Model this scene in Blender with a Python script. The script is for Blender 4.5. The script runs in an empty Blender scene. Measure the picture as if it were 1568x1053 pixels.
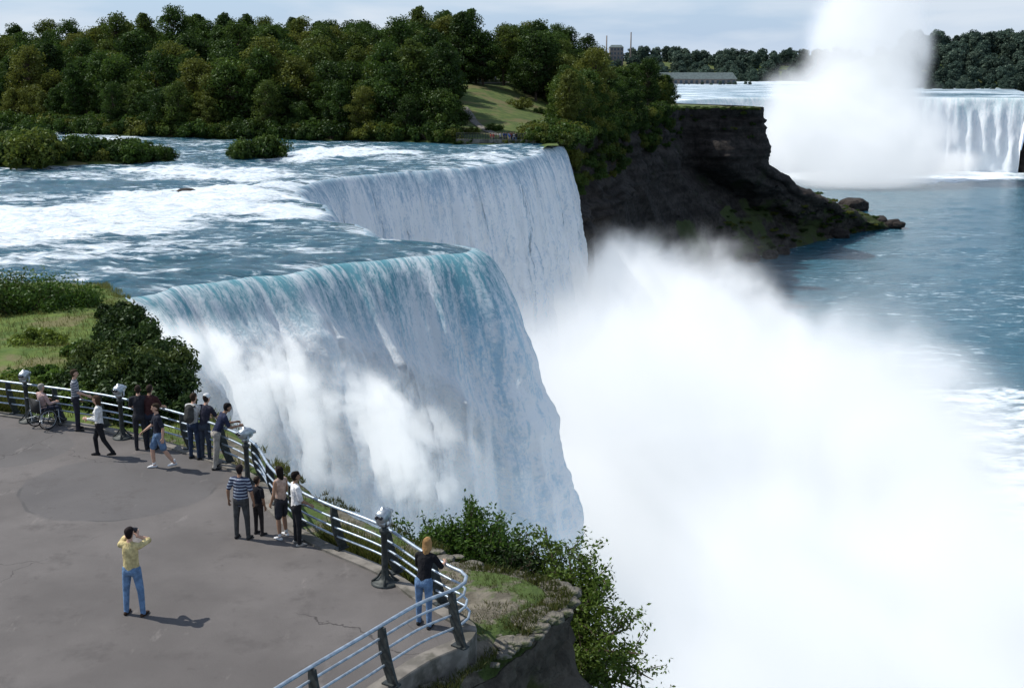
import bpy, math, time
import numpy as np
from mathutils import Vector, Matrix
T0=time.time()
rng=np.random.default_rng(11)
scene=bpy.context.scene
D2R=math.radians
# ---------------------------------------------------------------- survey camera (used to measure ground positions)
CAMZ=10.2; PITCH=D2R(13.2); FPX=1800.0
def P(u,v,z=0.0):
    a=(u-784)/FPX; b=(v-526.5)/FPX
    d=(a, math.cos(PITCH)-b*math.sin(PITCH), -math.sin(PITCH)-b*math.cos(PITCH))
    t=(z-CAMZ)/d[2]
    return np.array([d[0]*t,d[1]*t,z])
# ---------------------------------------------------------------- noise
def _h(ix,iy,iz):
    n=(ix*374761393+iy*668265263+iz*1274126177)&0xffffffff
    n=((n^(n>>13))*1274126177)&0xffffffff
    n=((n^(n>>16))*668265263)&0xffffffff
    return ((n^(n>>15))&0xffffff)/float(0xffffff)
def vn(x,y,z=0.0):
    x,y,z=np.broadcast_arrays(np.asarray(x,float),np.asarray(y,float),np.asarray(z,float))
    xi=np.floor(x).astype(np.int64);yi=np.floor(y).astype(np.int64);zi=np.floor(z).astype(np.int64)
    fx=x-xi;fy=y-yi;fz=z-zi
    fx=fx*fx*(3-2*fx);fy=fy*fy*(3-2*fy);fz=fz*fz*(3-2*fz)
    r=0
    for dx in(0,1):
        for dy in(0,1):
            for dz in(0,1):
                w=(fx if dx else 1-fx)*(fy if dy else 1-fy)*(fz if dz else 1-fz)
                r=r+w*_h(xi+dx,yi+dy,zi+dz)
    return r
def fbm(x,y,z=0.0,o=4):
    s=0;a=.5;t=0
    for i in range(o):
        s=s+a*vn(np.asarray(x)*2**i+17*i,np.asarray(y)*2**i+5*i,np.asarray(z)*2**i+9*i);t+=a;a*=.5
    return s/t
def sm(x,a,b):
    t=np.clip((np.asarray(x,float)-a)/(b-a),0,1);return t*t*(3-2*t)
def catmull(pts,n=12):
    p=[np.array(q,float) for q in pts];p=[2*p[0]-p[1]]+p+[2*p[-1]-p[-2]];out=[]
    for i in range(1,len(p)-2):
        for k in range(n):
            t=k/n
            out.append(.5*((2*p[i])+(-p[i-1]+p[i+1])*t+(2*p[i-1]-5*p[i]+4*p[i+1]-p[i+2])*t*t+(-p[i-1]+3*p[i]-3*p[i+1]+p[i+2])*t**3))
    out.append(p[-2]);return np.array(out)
def resample(pl,step):
    d=np.r_[0,np.cumsum(np.linalg.norm(np.diff(pl,axis=0),axis=1))]
    s=np.linspace(0,d[-1],max(2,int(d[-1]/step)+1))
    return np.stack([np.interp(s,d,pl[:,k]) for k in range(pl.shape[1])],1)
def inpoly(x,y,poly):
    x=np.asarray(x);y=np.asarray(y);c=np.zeros(x.shape,bool);n=len(poly);j=n-1
    for i in range(n):
        xi,yi=poly[i][0],poly[i][1];xj,yj=poly[j][0],poly[j][1]
        with np.errstate(divide='ignore',invalid='ignore'):
            c^=((yi>y)!=(yj>y))&(x<(xj-xi)*(y-yi)/((yj-yi)+1e-12)+xi)
        j=i
    return c
# ---------------------------------------------------------------- mesh helpers
def link(ob,parent=None):
    scene.collection.objects.link(ob)
    if parent: ob.parent=parent
    return ob
def mesh_np(name,V,F,mats=(),smooth=False,fmat=None,attrs=None):
    V=np.ascontiguousarray(V,np.float32);F=np.ascontiguousarray(F,np.int32)
    me=bpy.data.meshes.new(name);me.vertices.add(len(V));me.vertices.foreach_set('co',V.ravel())
    me.loops.add(F.size);me.loops.foreach_set('vertex_index',F.ravel())
    me.polygons.add(len(F));me.polygons.foreach_set('loop_start',np.arange(len(F),dtype=np.int32)*F.shape[1])
    for m in mats: me.materials.append(m)
    if fmat is not None: me.polygons.foreach_set('material_index',np.asarray(fmat,np.int32))
    me.polygons.foreach_set('use_smooth',np.full(len(F),smooth,bool))
    me.update(calc_edges=True)
    if attrs:
        for k,a in attrs.items():
            at=me.attributes.new(k,'FLOAT','POINT');at.data.foreach_set('value',np.ascontiguousarray(a,np.float32).ravel())
    return me
def obj(name,me,parent=None,loc=None):
    o=bpy.data.objects.new(name,me)
    if loc is not None:o.location=loc
    return link(o,parent)
def empty(name,loc=(0,0,0)):
    o=bpy.data.objects.new(name,None);o.location=loc;o.empty_display_size=.3;return link(o)
def gridF(nr,nc):
    i=np.arange(nr-1)[:,None]*nc+np.arange(nc-1)[None,:]
    return np.stack([i,i+1,i+nc+1,i+nc],-1).reshape(-1,4)
class Acc:
    def __init__(s): s.V=[];s.F=[];s.M=[];s.S=[];s.n=0
    def add(s,V,F,m=0,shade=None):
        V=np.asarray(V,float);F=np.asarray(F)
        s.V.append(V);s.F.append(F+s.n);s.M.append(np.full(len(F),m));s.n+=len(V)
        s.S.append(np.zeros(len(V)) if shade is None else shade)
    def mesh(s,name,mats,smooth=False):
        return mesh_np(name,np.concatenate(s.V),np.concatenate(s.F),mats,smooth,np.concatenate(s.M),{'shade':np.concatenate(s.S)})
def tube(pts,rad,seg=8,cap=True):
    pts=np.asarray(pts,float);n=len(pts);rad=np.broadcast_to(np.asarray(rad,float),(n,))
    t=np.gradient(pts,axis=0);t/=np.linalg.norm(t,axis=1)[:,None]+1e-9
    up=np.array([0,0,1.]) if abs(t[0][2])<.9 else np.array([1.,0,0])
    V=[]
    for i in range(n):
        u=np.cross(up,t[i]);u/=np.linalg.norm(u)+1e-9;w=np.cross(t[i],u);up=w if abs(t[0][2])<.9 else up
        a=np.arange(seg)*2*np.pi/seg
        V.append(pts[i]+rad[i]*(np.cos(a)[:,None]*u+np.sin(a)[:,None]*w))
    V=np.concatenate(V)
    F=[[i*seg+j,i*seg+(j+1)%seg,(i+1)*seg+(j+1)%seg,(i+1)*seg+j] for i in range(n-1) for j in range(seg)]
    if cap and seg%2==0:
        for b,c in((0,pts[0]),((n-1)*seg,pts[-1])):
            k=len(V);V=np.vstack([V,c])
            for j in range(0,seg,2):F.append([b+j,b+(j+1)%seg,b+(j+2)%seg,k])
    return V,np.array(F)
def box(c,s,rot=0.0,bev=0.0):
    c=np.array(c,float);s=np.array(s,float)/2
    V=np.array([[x,y,z] for z in(-1,1) for y in(-1,1) for x in(-1,1)])*s
    R=np.array([[math.cos(rot),-math.sin(rot),0],[math.sin(rot),math.cos(rot),0],[0,0,1]])
    return V@R.T+c,np.array([[0,2,3,1],[4,5,7,6],[0,1,5,4],[2,6,7,3],[0,4,6,2],[1,3,7,5]])
def lathe(prof,seg=20,c=(0,0,0)):
    V=[];n=len(prof)
    for r,z in prof:
        for j in range(seg):
            a=2*math.pi*j/seg;V.append([c[0]+r*math.cos(a),c[1]+r*math.sin(a),c[2]+z])
    F=[[i*seg+j,i*seg+(j+1)%seg,(i+1)*seg+(j+1)%seg,(i+1)*seg+j] for i in range(n-1) for j in range(seg)]
    return np.array(V),np.array(F)
# ---------------------------------------------------------------- material helpers
class N:
    def __init__(s,name):
        s.m=bpy.data.materials.new(name);s.m.use_nodes=True;s.t=s.m.node_tree;s.t.nodes.clear()
        s.out=s.t.nodes.new('ShaderNodeOutputMaterial')
    def n(s,typ,props=None,**k):
        nd=s.t.nodes.new('ShaderNode'+typ)
        for a,b in (props or {}).items(): setattr(nd,a,b)
        for a,b in k.items():
            key=int(a[1:]) if a[0]=='i' and a[1:].isdigit() else a.replace('_',' ')
            sock=nd.inputs[key]
            if isinstance(b,bpy.types.NodeSocket): s.t.links.new(b,sock)
            else: sock.default_value=b
        return nd
    def math(s,op,a,b=0.0,c=0.0,clamp=False): return s.n('Math',{'operation':op,'use_clamp':clamp},i0=a,i1=b,i2=c).outputs[0]
    def mix(s,f,a,b):
        nd=s.n('Mix',{'data_type':'RGBA'})
        for i,v in((0,f),(6,a),(7,b)):
            if isinstance(v,bpy.types.NodeSocket): s.t.links.new(v,nd.inputs[i])
            else: nd.inputs[i].default_value=v if i==0 else (tuple(v)+(1,) if len(v)==3 else v)
        return nd.outputs[2]
    def noise(s,vec,scale,det=4,rough=.55,dist=0):
        return s.n('TexNoise',Vector=vec,Scale=scale,Detail=det,Roughness=rough,Distortion=dist).outputs[0]
    def mr(s,v,a,b,c=0.0,d=1.0,sm_=True):
        return s.n('MapRange',{'interpolation_type':'SMOOTHSTEP' if sm_ else 'LINEAR'},i0=v,i1=a,i2=b,i3=c,i4=d).outputs[0]
    def pos(s): return s.n('NewGeometry').outputs['Position']
    def ob(s): return s.n('TexCoord').outputs['Object']
    def attr(s,a): return s.n('Attribute',{'attribute_name':a}).outputs['Fac']
    def scl(s,v,x,y,z): return s.n('VectorMath',{'operation':'MULTIPLY'},i0=v,i1=(x,y,z)).outputs[0]
    def comb(s,x,y,z=0.0): return s.n('CombineXYZ',i0=x,i1=y,i2=z).outputs[0]
    def bump(s,h,st,dist=.1): return s.n('Bump',Strength=st,Distance=dist,Height=h).outputs[0]
    def bsdf(s,col,rough=.8,normal=None,**k):
        b=s.n('BsdfPrincipled',Roughness=rough,**k)
        if isinstance(col,bpy.types.NodeSocket): s.t.links.new(col,b.inputs['Base Color'])
        else: b.inputs['Base Color'].default_value=tuple(col)+(1,)
        if normal is not None: s.t.links.new(normal,b.inputs['Normal'])
        return b.outputs[0]
    def done(s,sh): s.t.links.new(sh,s.out.inputs[0]);return s.m
def noisy(name,c1,c2,scale,rough=.85,bump=.4,bd=.05,c3=None,sc3=1.0,spec=.3,metal=0.0,th3=(.5,.62)):
    m=N(name);p=m.ob();n1=m.noise(p,scale,6);f=m.mr(n1,.35,.65)
    c=m.mix(f,c1,c2)
    if c3: c=m.mix(m.mr(m.noise(p,sc3,5,.65),*th3),c,c3)
    nb=m.bump(m.noise(p,scale*2.5,5),bump,bd)
    return m.done(m.bsdf(c,rough,nb,Specular_IOR_Level=spec,Metallic=metal))
M={}
M['bark']=noisy('bark',(.05,.035,.025),(.12,.09,.065),6,.9)
def leafmat(name,a,b,c,tr=.35):
    m=N(name);sh=m.attr('shade');r=m.n('ObjectInfo').outputs['Random']
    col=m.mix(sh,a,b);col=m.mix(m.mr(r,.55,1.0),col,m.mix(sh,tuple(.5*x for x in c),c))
    hv=m.n('HueSaturation',Hue=.5,Saturation=1.05,Value=m.mr(r,0,1,.6,1.3,False),Color=col).outputs[0]
    d=m.n('BsdfDiffuse',Color=hv).outputs[0];t=m.n('BsdfTranslucent',Color=hv).outputs[0]
    g=m.n('BsdfGlossy',Color=(.6,.7,.6,1),Roughness=.45).outputs[0]
    x=m.n('MixShader',i0=tr,i1=d,i2=t).outputs[0]
    return m.done(m.n('MixShader',i0=.02,i1=x,i2=g).outputs[0])
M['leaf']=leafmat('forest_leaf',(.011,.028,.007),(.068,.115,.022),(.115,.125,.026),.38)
M['leaf_far_hazed']=leafmat('hazed_far_leaf',(.050,.080,.062),(.085,.125,.095),(.095,.13,.095))  # paler, bluer leaves: distance haze painted into the colour
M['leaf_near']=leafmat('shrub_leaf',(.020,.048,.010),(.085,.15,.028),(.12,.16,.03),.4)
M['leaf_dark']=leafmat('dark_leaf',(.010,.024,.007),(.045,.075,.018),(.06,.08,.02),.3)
M['grass']=noisy('grass',(.045,.075,.015),(.085,.115,.025),.6,.95,.6,.1,(.11,.10,.04),.15)
M['bankgrass']=noisy('bank_grass',(.05,.09,.012),(.10,.14,.025),1.5,.95,.6,.08,(.13,.12,.05),.35)
M['soil']=noisy('ledge_soil',(.085,.075,.055),(.17,.15,.115),2.5,.95,1.0,.08,(.055,.085,.018),.9,th3=(.47,.56))
M['blade']=leafmat('grass_blade',(.07,.10,.02),(.18,.17,.06),(.20,.17,.07))
# asphalt
m=N('asphalt');p=m.pos()
big=m.mr(m.noise(p,.25,5,.6),.35,.7);fine=m.noise(p,60,3)
c=m.mix(big,(.110,.099,.094),(.170,.154,.146));c=m.mix(m.mr(fine,.3,.75),m.mix(.5,c,(.06,.055,.05)),c)
pc=P(188,742)
wob=m.n('VectorMath',{'operation':'ADD'},i0=p,i1=m.scl(m.n('TexNoise',Vector=p,Scale=.8).outputs[1],.5,.5,0)).outputs[0]
dx=m.n('VectorMath',{'operation':'DISTANCE'},i0=wob,i1=tuple(pc+np.array([.25,.25,0]))).outputs['Value']
c=m.mix(m.mr(dx,2.55,2.35,0,.45),c,(.080,.078,.080))
ring_=m.math('MULTIPLY',m.mr(dx,2.50,2.46),m.mr(dx,2.38,2.42));c=m.mix(m.math('MULTIPLY',ring_,m.mr(m.noise(p,.7,2),.45,.6,0,.5)),c,(.05,.05,.05))
pc2=P(5,685)
dx2=m.n('VectorMath',{'operation':'DISTANCE'},i0=wob,i1=tuple(pc2+np.array([.25,.25,0]))).outputs['Value']
c=m.mix(m.mr(dx2,1.9,1.8,0,.4),c,(.085,.083,.083))
st=m.mr(m.noise(p,.9,6,.7),.52,.70,0,.7);c=m.mix(st,c,(.078,.070,.066))
st2=m.mr(m.noise(p,3.5,4,.7),.60,.70,0,.4);c=m.mix(st2,c,(.07,.062,.058))
st3=m.mr(m.noise(m.scl(p,1,.35,1),1.6,5,.7),.60,.72,0,.4);c=m.mix(st3,c,(.22,.20,.185))
vor=m.n('TexVoronoi',{'feature':'DISTANCE_TO_EDGE'},Vector=m.n('VectorMath',{'operation':'ADD'},i0=p,i1=m.scl(m.n('TexNoise',Vector=p,Scale=1.2,Detail=5.0).outputs[1],1.2,1.2,0)).outputs[0],Scale=.16).outputs['Distance']
c=m.mix(m.math('MULTIPLY',m.mr(vor,.0022,.0006),m.mr(m.noise(p,.2,2),.47,.55,0,.8)),c,(.04,.036,.034))
M['asphalt']=m.done(m.bsdf(c,.85,m.bump(fine,.4,.01),Specular_IOR_Level=.25))
M['concrete']=noisy('concrete',(.12,.11,.095),(.21,.19,.165),3,.9,.3,.02,(.08,.075,.06),.8)
M['stone']=noisy('ledge_stone',(.11,.10,.08),(.20,.18,.15),2.2,.95,1.0,.15,(.06,.07,.03),1.3)
def cliffmat(name,a,b,veg,vs,vegth=(.5,.62),bs=.35,bd=.8):
    m=N(name);p=m.pos();l=m.noise(m.scl(p,.05,.05,.55),1.0,6,.65);b2=m.noise(p,bs,8,.72)
    c=m.mix(m.mr(l,.35,.65),a,b);c=m.mix(m.mr(b2,.42,.62,0,.75),c,tuple(x*.4 for x in a))
    c=m.mix(m.mr(m.noise(p,vs,4),*vegth),c,veg)
    return m.done(m.bsdf(c,.9,m.bump(b2,1.0,bd),Specular_IOR_Level=.2))
M['cliff']=cliffmat('cliff_rock',(.028,.023,.020),(.062,.052,.045),(.024,.030,.013),.09,(.58,.70),.5,1.2)
M['talus']=cliffmat('talus_rock',(.036,.030,.024),(.080,.068,.055),(.050,.066,.020),.07,(.50,.58),.6,1.2)
M['ledge']=cliffmat('point_rock',(.10,.085,.065),(.20,.175,.14),(.06,.07,.02),.5,(.52,.64),1.8,.35)
def watermat(name,deep,shallow,fs,flow,nstr,capth,capamt,streak=2.6):
    m=N(name);p=m.pos();fo=m.attr('foam')
    q=m.scl(p,*flow)
    n1=m.noise(q,fs,8,.68,.5);n2=m.noise(q,fs*streak,7,.68,.4);n3=m.noise(m.scl(p,.6,1,1),fs*.22,4);nf=m.noise(q,fs*9,4,.7,.2)
    k=m.math('ADD',m.math('MULTIPLY',n1,.5),m.math('ADD',m.math('MULTIPLY',n2,.35),m.math('MULTIPLY',nf,.15)))
    ff=m.math('ADD',fo,m.math('MULTIPLY',m.math('SUBTRACT',k,.5),3.6))
    foam=m.mr(ff,.30,.85)
    caps=m.math('MULTIPLY',m.mr(m.math('ADD',n2,m.math('MULTIPLY',m.math('SUBTRACT',n3,.5),.55)),capth[0],capth[1]),m.mr(nf,.35,.55,.35,1))
    foam=m.math('MAXIMUM',foam,m.math('MULTIPLY',caps,capamt))
    base=m.mix(m.mr(n2,.3,.7),deep,shallow)
    fcol=m.mix(m.mr(nf,.3,.65),(.58,.70,.78),(.92,.95,.97))
    c=m.mix(foam,base,fcol)
    r=m.math('ADD',m.math('MULTIPLY',foam,.6),.14)
    h=m.math('ADD',m.math('MULTIPLY',n1,.5),m.math('MULTIPLY',n2,.5))
    b=m.bsdf(c,.2,m.bump(h,nstr,1.2),Specular_IOR_Level=.35)
    m.t.links.new(r,b.node.inputs['Roughness'])
    return m.done(b)
M['river']=watermat('river_water',(.012,.070,.110),(.050,.170,.225),.42,(.42,1.6,1),.9,(.53,.64),.9)
M['gorge_water']=watermat('gorge_water',(.014,.075,.112),(.040,.14,.19),.12,(.6,1.6,1),.6,(.60,.72),.5)
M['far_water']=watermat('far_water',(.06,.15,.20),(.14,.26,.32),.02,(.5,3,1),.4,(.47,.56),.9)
def fallmat(name,lip,mid,white,tealz,rock=0.0,trans=.3,wb=0.0,bs=.8):
    m=N(name);su=m.attr('su');sd=m.attr('sd');fo=m.attr('foam');p=m.pos()
    v=m.comb(su,m.math('MULTIPLY',sd,.07))
    s1=m.noise(v,1.4,8,.68,.35);s2=m.noise(m.comb(su,m.math('MULTIPLY',sd,.30)),3.0,7,.72,.6);s0=m.noise(m.comb(su,m.math('MULTIPLY',sd,.05)),.22,3)
    nf=m.noise(m.comb(su,m.math('MULTIPLY',sd,.55)),7.0,5,.7,.6)
    k=m.math('ADD',m.math('MULTIPLY',s1,.42),m.math('ADD',m.math('MULTIPLY',s2,.36),m.math('MULTIPLY',nf,.22)))
    teal=m.mix(m.mr(sd,0.2,tealz),lip,mid)
    w=m.math('ADD',m.mr(k,.41,.58),m.math('ADD',m.mr(sd,0,tealz*1.2,-.30+wb,.40+wb,False),m.math('MULTIPLY',m.math('SUBTRACT',s0,.5),1.7)),clamp=True)
    c=m.mix(w,teal,white)
    if rock>0:
        rk=m.math('MULTIPLY',m.mr(m.math('ADD',m.math('MULTIPLY',s1,.6),m.math('MULTIPLY',s0,.5)),.47,.40),m.mr(sd,1.0,3.0,0,rock))
        c=m.mix(rk,c,(.06,.07,.09))
    c=m.mix(fo,c,m.mix(m.mr(nf,.35,.6),(.84,.91,.96),(.98,.99,1.0)))
    hh=m.math('ADD',k,m.math('MULTIPLY',m.math('MULTIPLY',fo,m.noise(p,1.6,8,.75)),.8))
    nrm=m.bump(hh,bs,.8)
    d=m.n('BsdfDiffuse',Color=c,Normal=nrm).outputs[0]
    t=m.n('BsdfTranslucent',Color=c,Normal=nrm).outputs[0]
    g=m.n('BsdfGlossy',Color=(.8,.9,1,1),Roughness=.35).outputs[0]
    x=m.n('MixShader',i0=trans,i1=d,i2=t).outputs[0]
    return m.done(m.n('MixShader',i0=.03,i1=x,i2=g).outputs[0])
M['falls']=fallmat('falling_water',(.16,.40,.47),(.34,.60,.76),(.95,.98,1.0),7.0,wb=.04)
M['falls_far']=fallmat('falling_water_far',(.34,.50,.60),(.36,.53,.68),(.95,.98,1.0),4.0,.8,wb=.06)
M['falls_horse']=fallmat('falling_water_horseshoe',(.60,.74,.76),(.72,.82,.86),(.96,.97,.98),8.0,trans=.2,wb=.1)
# mist
def mistmat(name,dens,nscale,emis,ecol=(.84,.92,1.0),lo=.95,hi=.45,namp=.9,step=1.0,det=3,edge=.75,pw=True,rough=.6):
    m=N(name);o=m.ob();p=m.pos()
    r=m.n('VectorMath',{'operation':'LENGTH'},i0=o).outputs['Value']
    n=m.noise(p,nscale,det,rough,.5)
    rr=m.math('ADD',r,m.math('MULTIPLY',m.math('SUBTRACT',n,.5),namp*2))
    f=m.math('MULTIPLY',m.mr(rr,lo,hi),m.mr(r,1.0,edge))
    if pw: f=m.math('MULTIPLY',f,f)
    d=m.math('MULTIPLY',f,dens)
    s=m.n('VolumeScatter',Color=(.99,.993,1,1),Density=d,Anisotropy=.0).outputs[0]
    e=m.n('Emission',Color=tuple(ecol)+(1,),Strength=m.math('MULTIPLY',d,emis)).outputs[0]  # added glow, scaled by density, stands in for multiply scattered light
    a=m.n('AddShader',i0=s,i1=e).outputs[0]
    m.t.links.new(a,m.out.inputs['Volume']);m.m.cycles.volume_step_rate=step
    return m.m
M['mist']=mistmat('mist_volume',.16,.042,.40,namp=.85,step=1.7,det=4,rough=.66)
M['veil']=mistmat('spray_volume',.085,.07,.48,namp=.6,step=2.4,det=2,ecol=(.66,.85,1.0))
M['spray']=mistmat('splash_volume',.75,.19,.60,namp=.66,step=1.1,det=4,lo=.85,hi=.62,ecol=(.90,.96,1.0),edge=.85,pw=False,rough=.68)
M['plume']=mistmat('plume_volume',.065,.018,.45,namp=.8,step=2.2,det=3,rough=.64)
def simple(name,c,rough=.7,var=.25,sc=30,metal=0.0,spec=.3):
    return noisy(name,tuple(x*(1-var) for x in c),tuple(min(1,x*(1+var)) for x in c),sc,rough,.25,.01,metal=metal,spec=spec)
M['rail']=simple('rail_metal',(.36,.42,.48),.42,.2,8,.6,.5)
M['post']=simple('post_metal',(.040,.045,.043),.55,.3,12,.3)
M['viewer']=simple('viewer_metal',(.38,.41,.43),.35,.15,12,.8,.5)
M['glass']=simple('dark_glass',(.02,.02,.025),.1,.1)
M['rubber']=simple('rubber',(.02,.02,.02),.7)
# ================================================================ WORLD / LIGHT
S=Vector((-1.25,.42,1.62)).normalized()
elev=math.asin(S.z);az=math.atan2(S.x,S.y)
w=bpy.data.worlds.new("World");scene.world=w;w.use_nodes=True;nt=w.node_tree
bg=nt.nodes['Background'];sky=nt.nodes.new('ShaderNodeTexSky');sky.sky_type='NISHITA';sky.sun_disc=False
sky.sun_elevation=elev;sky.sun_rotation=az;sky.air_density=1.0;sky.dust_density=.3;sky.ozone_density=2.0
tc=nt.nodes.new('ShaderNodeTexCoord');vm=nt.nodes.new('ShaderNodeVectorMath');vm.operation='MULTIPLY';vm.inputs[1].default_value=(1,1,5.5)
nt.links.new(tc.outputs['Generated'],vm.inputs[0])
nz=nt.nodes.new('ShaderNodeTexNoise');nz.inputs['Scale'].default_value=4.2;nz.inputs['Detail'].default_value=8;nz.inputs['Distortion'].default_value=.3
nt.links.new(vm.outputs[0],nz.inputs['Vector'])
mr=nt.nodes.new('ShaderNodeMapRange');mr.inputs[1].default_value=.44;mr.inputs[2].default_value=.62;nt.links.new(nz.outputs[0],mr.inputs[0])
sx=nt.nodes.new('ShaderNodeSeparateXYZ');nt.links.new(tc.outputs['Generated'],sx.inputs[0])
hz=nt.nodes.new('ShaderNodeMapRange');hz.inputs[1].default_value=.0;hz.inputs[2].default_value=.30;hz.inputs[3].default_value=.92;hz.inputs[4].default_value=.0;nt.links.new(sx.outputs[2],hz.inputs[0])
m1=nt.nodes.new('ShaderNodeMix');m1.data_type='RGBA';nt.links.new(hz.outputs[0],m1.inputs[0]);nt.links.new(sky.outputs[0],m1.inputs[6]);m1.inputs[7].default_value=(2.7,3.7,5.3,1)
cm=nt.nodes.new('ShaderNodeMath');cm.operation='MULTIPLY';cm.inputs[1].default_value=.8;nt.links.new(mr.outputs[0],cm.inputs[0])
mx=nt.nodes.new('ShaderNodeMix');mx.data_type='RGBA';nt.links.new(cm.outputs[0],mx.inputs[0]);nt.links.new(m1.outputs[2],mx.inputs[6]);mx.inputs[7].default_value=(5.0,5.5,6.1,1)
nt.links.new(mx.outputs[2],bg.inputs[0]);bg.inputs[1].default_value=.148
sl=bpy.data.lights.new('sun','SUN');sl.energy=5.0;sl.angle=D2R(.5);sl.color=(1,.965,.90)
so=link(bpy.data.objects.new('sun',sl));so.rotation_euler=(-S).to_track_quat('-Z','Y').to_euler();so.location=(-50,20,80)
# ================================================================ UPPER RIVER + AMERICAN FALLS
ZU=-3.0
bpx=[(120,468),(165,455),(230,441),(330,426),(420,414),(520,399),(600,391),(680,385),(742,377),(700,371),(640,366),(560,356),(515,335),(480,308),(462,290),(500,272),(600,262),(700,255),(770,246),(812,236),(828,226),(858,220)]
bw=np.array([P(u,v,ZU)[:2] for u,v in bpx])
br=resample(catmull(bw,10),.3)
s_=np.r_[0,np.cumsum(np.linalg.norm(np.diff(br,axis=0),axis=1))]
tan=np.gradient(br,axis=0);tan/=np.linalg.norm(tan,axis=1)[:,None]
nor0=np.stack([tan[:,1],-tan[:,0]],1)
jag=(fbm(s_*.12,0*s_,3,3)-.5)*3.0+(fbm(s_*.6,0*s_,7,3)-.5)*1.8
ends=sm(s_,0,4)*sm(-s_,-s_[-1],-s_[-1]+4)
br=br+nor0*(jag*ends)[:,None]
k=np.hanning(35);k/=k.sum()
nor=np.stack([np.convolve(np.pad(nor0[:,i],17,'edge'),k,'valid') for i in(0,1)],1);nor/=np.linalg.norm(nor,axis=1)[:,None]
tipi=int(np.argmin(np.linalg.norm(br-P(742,377,ZU)[:2],axis=1)));stip=s_[tipi]
smax=s_[-1]
dd=np.r_[0,.03,.08,.16,.27,.42,.6,.8,np.arange(1.0,46.9,.2)]
SS,DD=np.meshgrid(s_,dd,indexing='ij')
nearw=1-sm(SS,stip+6,stip+25)
vel=1.76*nearw+(1-nearw)*1.15
off=vel*np.sqrt(DD)
rid=(fbm(SS*.55,DD*.05,1,4)-.5)*2.0+(fbm(SS*1.7,DD*.10,5,3)-.5)*1.1
rid2=(fbm(SS*.9,DD*.4-SS*.1,9,5)-.5)*1.6
off=off+(rid+rid2*sm(DD,3,12))*sm(DD,.1,4)
sb=np.interp(s_,[0,6,12,19,25,30,stip+2,smax],[3.0,2.4,2.0,2.4,5.0,9.5,20,60])+ (fbm(s_*.45,0*s_,21,3)-.5)*3.0
q=DD-sb[:,None]
lump=fbm(SS*.28,DD*.20,33,5);lump2=fbm(SS*.9,DD*.45,37,5);lump3=fbm(SS*2.6,DD*1.6,51,3)
bw_=sm(q,0,3.0)*(1-sm(q,5,24))*(1-sm(SS,stip-9,stip+1))*sm(SS,0,3)
bulge=bw_*(.8+1.7*(lump-.3)+.8*(lump2-.5)+.5*(lump3-.5))
off=off+np.maximum(bulge,0)
Zf=ZU-.25-DD+bw_*((lump2-.4)*.6+(lump3-.5)*.3+.2)
Xf=br[:,0][:,None]+nor[:,0][:,None]*off;Yf=br[:,1][:,None]+nor[:,1][:,None]*off
foamA=np.clip(sm(q,-1.5,3.2)*(1-sm(q,8,22))*(1-sm(SS,stip-8,stip+1))*(.5+.8*lump2),0,1)+sm(DD,14,34)*.6
V=np.stack([Xf,Yf,Zf],-1).reshape(-1,3);F=gridF(len(s_),len(dd))
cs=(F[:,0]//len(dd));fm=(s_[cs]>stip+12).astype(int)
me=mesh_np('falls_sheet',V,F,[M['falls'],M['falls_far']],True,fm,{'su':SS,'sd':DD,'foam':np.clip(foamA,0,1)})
falls=obj('waterfall',me)
yb=br[:,1]
order=np.argsort(yb);ys_=yb[order];xs_=br[order,0]
rowy=np.r_[np.arange(ys_[0]-14,ys_[-1],.42),ys_[-1],np.arange(ys_[-1]+1,420,3.0)]
xbr=np.interp(rowy,ys_,xs_)
xbr=np.where(rowy<ys_[0],xs_[0]-.8*(ys_[0]-rowy),xbr)
tt=np.r_[0,.2,.5,.9,1.4,np.arange(2,70,.6),np.arange(70,170,1.5),np.arange(170,420,10)]
RY,TT=np.meshgrid(rowy,tt,indexing='ij');XX=xbr[:,None]-TT
foam=np.zeros(XX.shape)
def zone(px,amp):
    global foam
    poly=[P(u,v,ZU)[:2] for u,v in px]
    wx=XX+(fbm(XX*.10,RY*.25,2,4)-.5)*16;wy=RY+(fbm(XX*.10,RY*.25,8,4)-.5)*9
    foam=np.maximum(foam,amp*inpoly(wx,wy,poly))
zone([(-300,315),(0,316),(80,325),(160,320),(172,300),(240,296),(330,288),(400,282),(455,280),(505,337),(420,336),(330,334),(220,352),(100,374),(0,376),(-300,380)],1.0)
zone([(195,266),(260,252),(330,254),(430,262),(470,272),(420,280),(300,278),(220,278)],.8)
zone([(420,248),(440,236),(500,227),(620,228),(660,237),(560,242),(500,250)],.85)
zone([(640,244),(720,238),(800,234),(812,240),(740,253)],.6)
zone([(-200,400),(0,380),(180,374),(260,392),(150,402),(0,412)],.7)
zone([(0,425),(100,415),(220,415),(300,408),(240,428),(60,440)],.6)
zone([(330,385),(420,378),(520,380),(560,386),(440,398),(350,404)],.45)
zone([(60,222),(150,204),(240,214),(180,224)],.9)
zone([(90,192),(110,184),(160,184),(150,196)],.9)
zone([(0,275),(120,268),(180,276),(60,284)],.5)
zone([(560,368),(640,372),(700,376),(640,380),(560,376)],.4)
for _ in range(5):
    foam=(np.roll(foam,1,0)+2*foam+np.roll(foam,-1,0))/4;foam=(np.roll(foam,2,1)+2*foam+np.roll(foam,-2,1))/4
lipn=fbm(RY*.7,TT*.2,44,3)
foam=np.maximum(foam,(1-sm(TT,.2,1.4+3*lipn))*.75*sm(lipn,.38,.6))
tip_calm=(1-sm(TT,0,14))*(1-sm(RY,84,100))
foam*=1-.4*tip_calm
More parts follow.
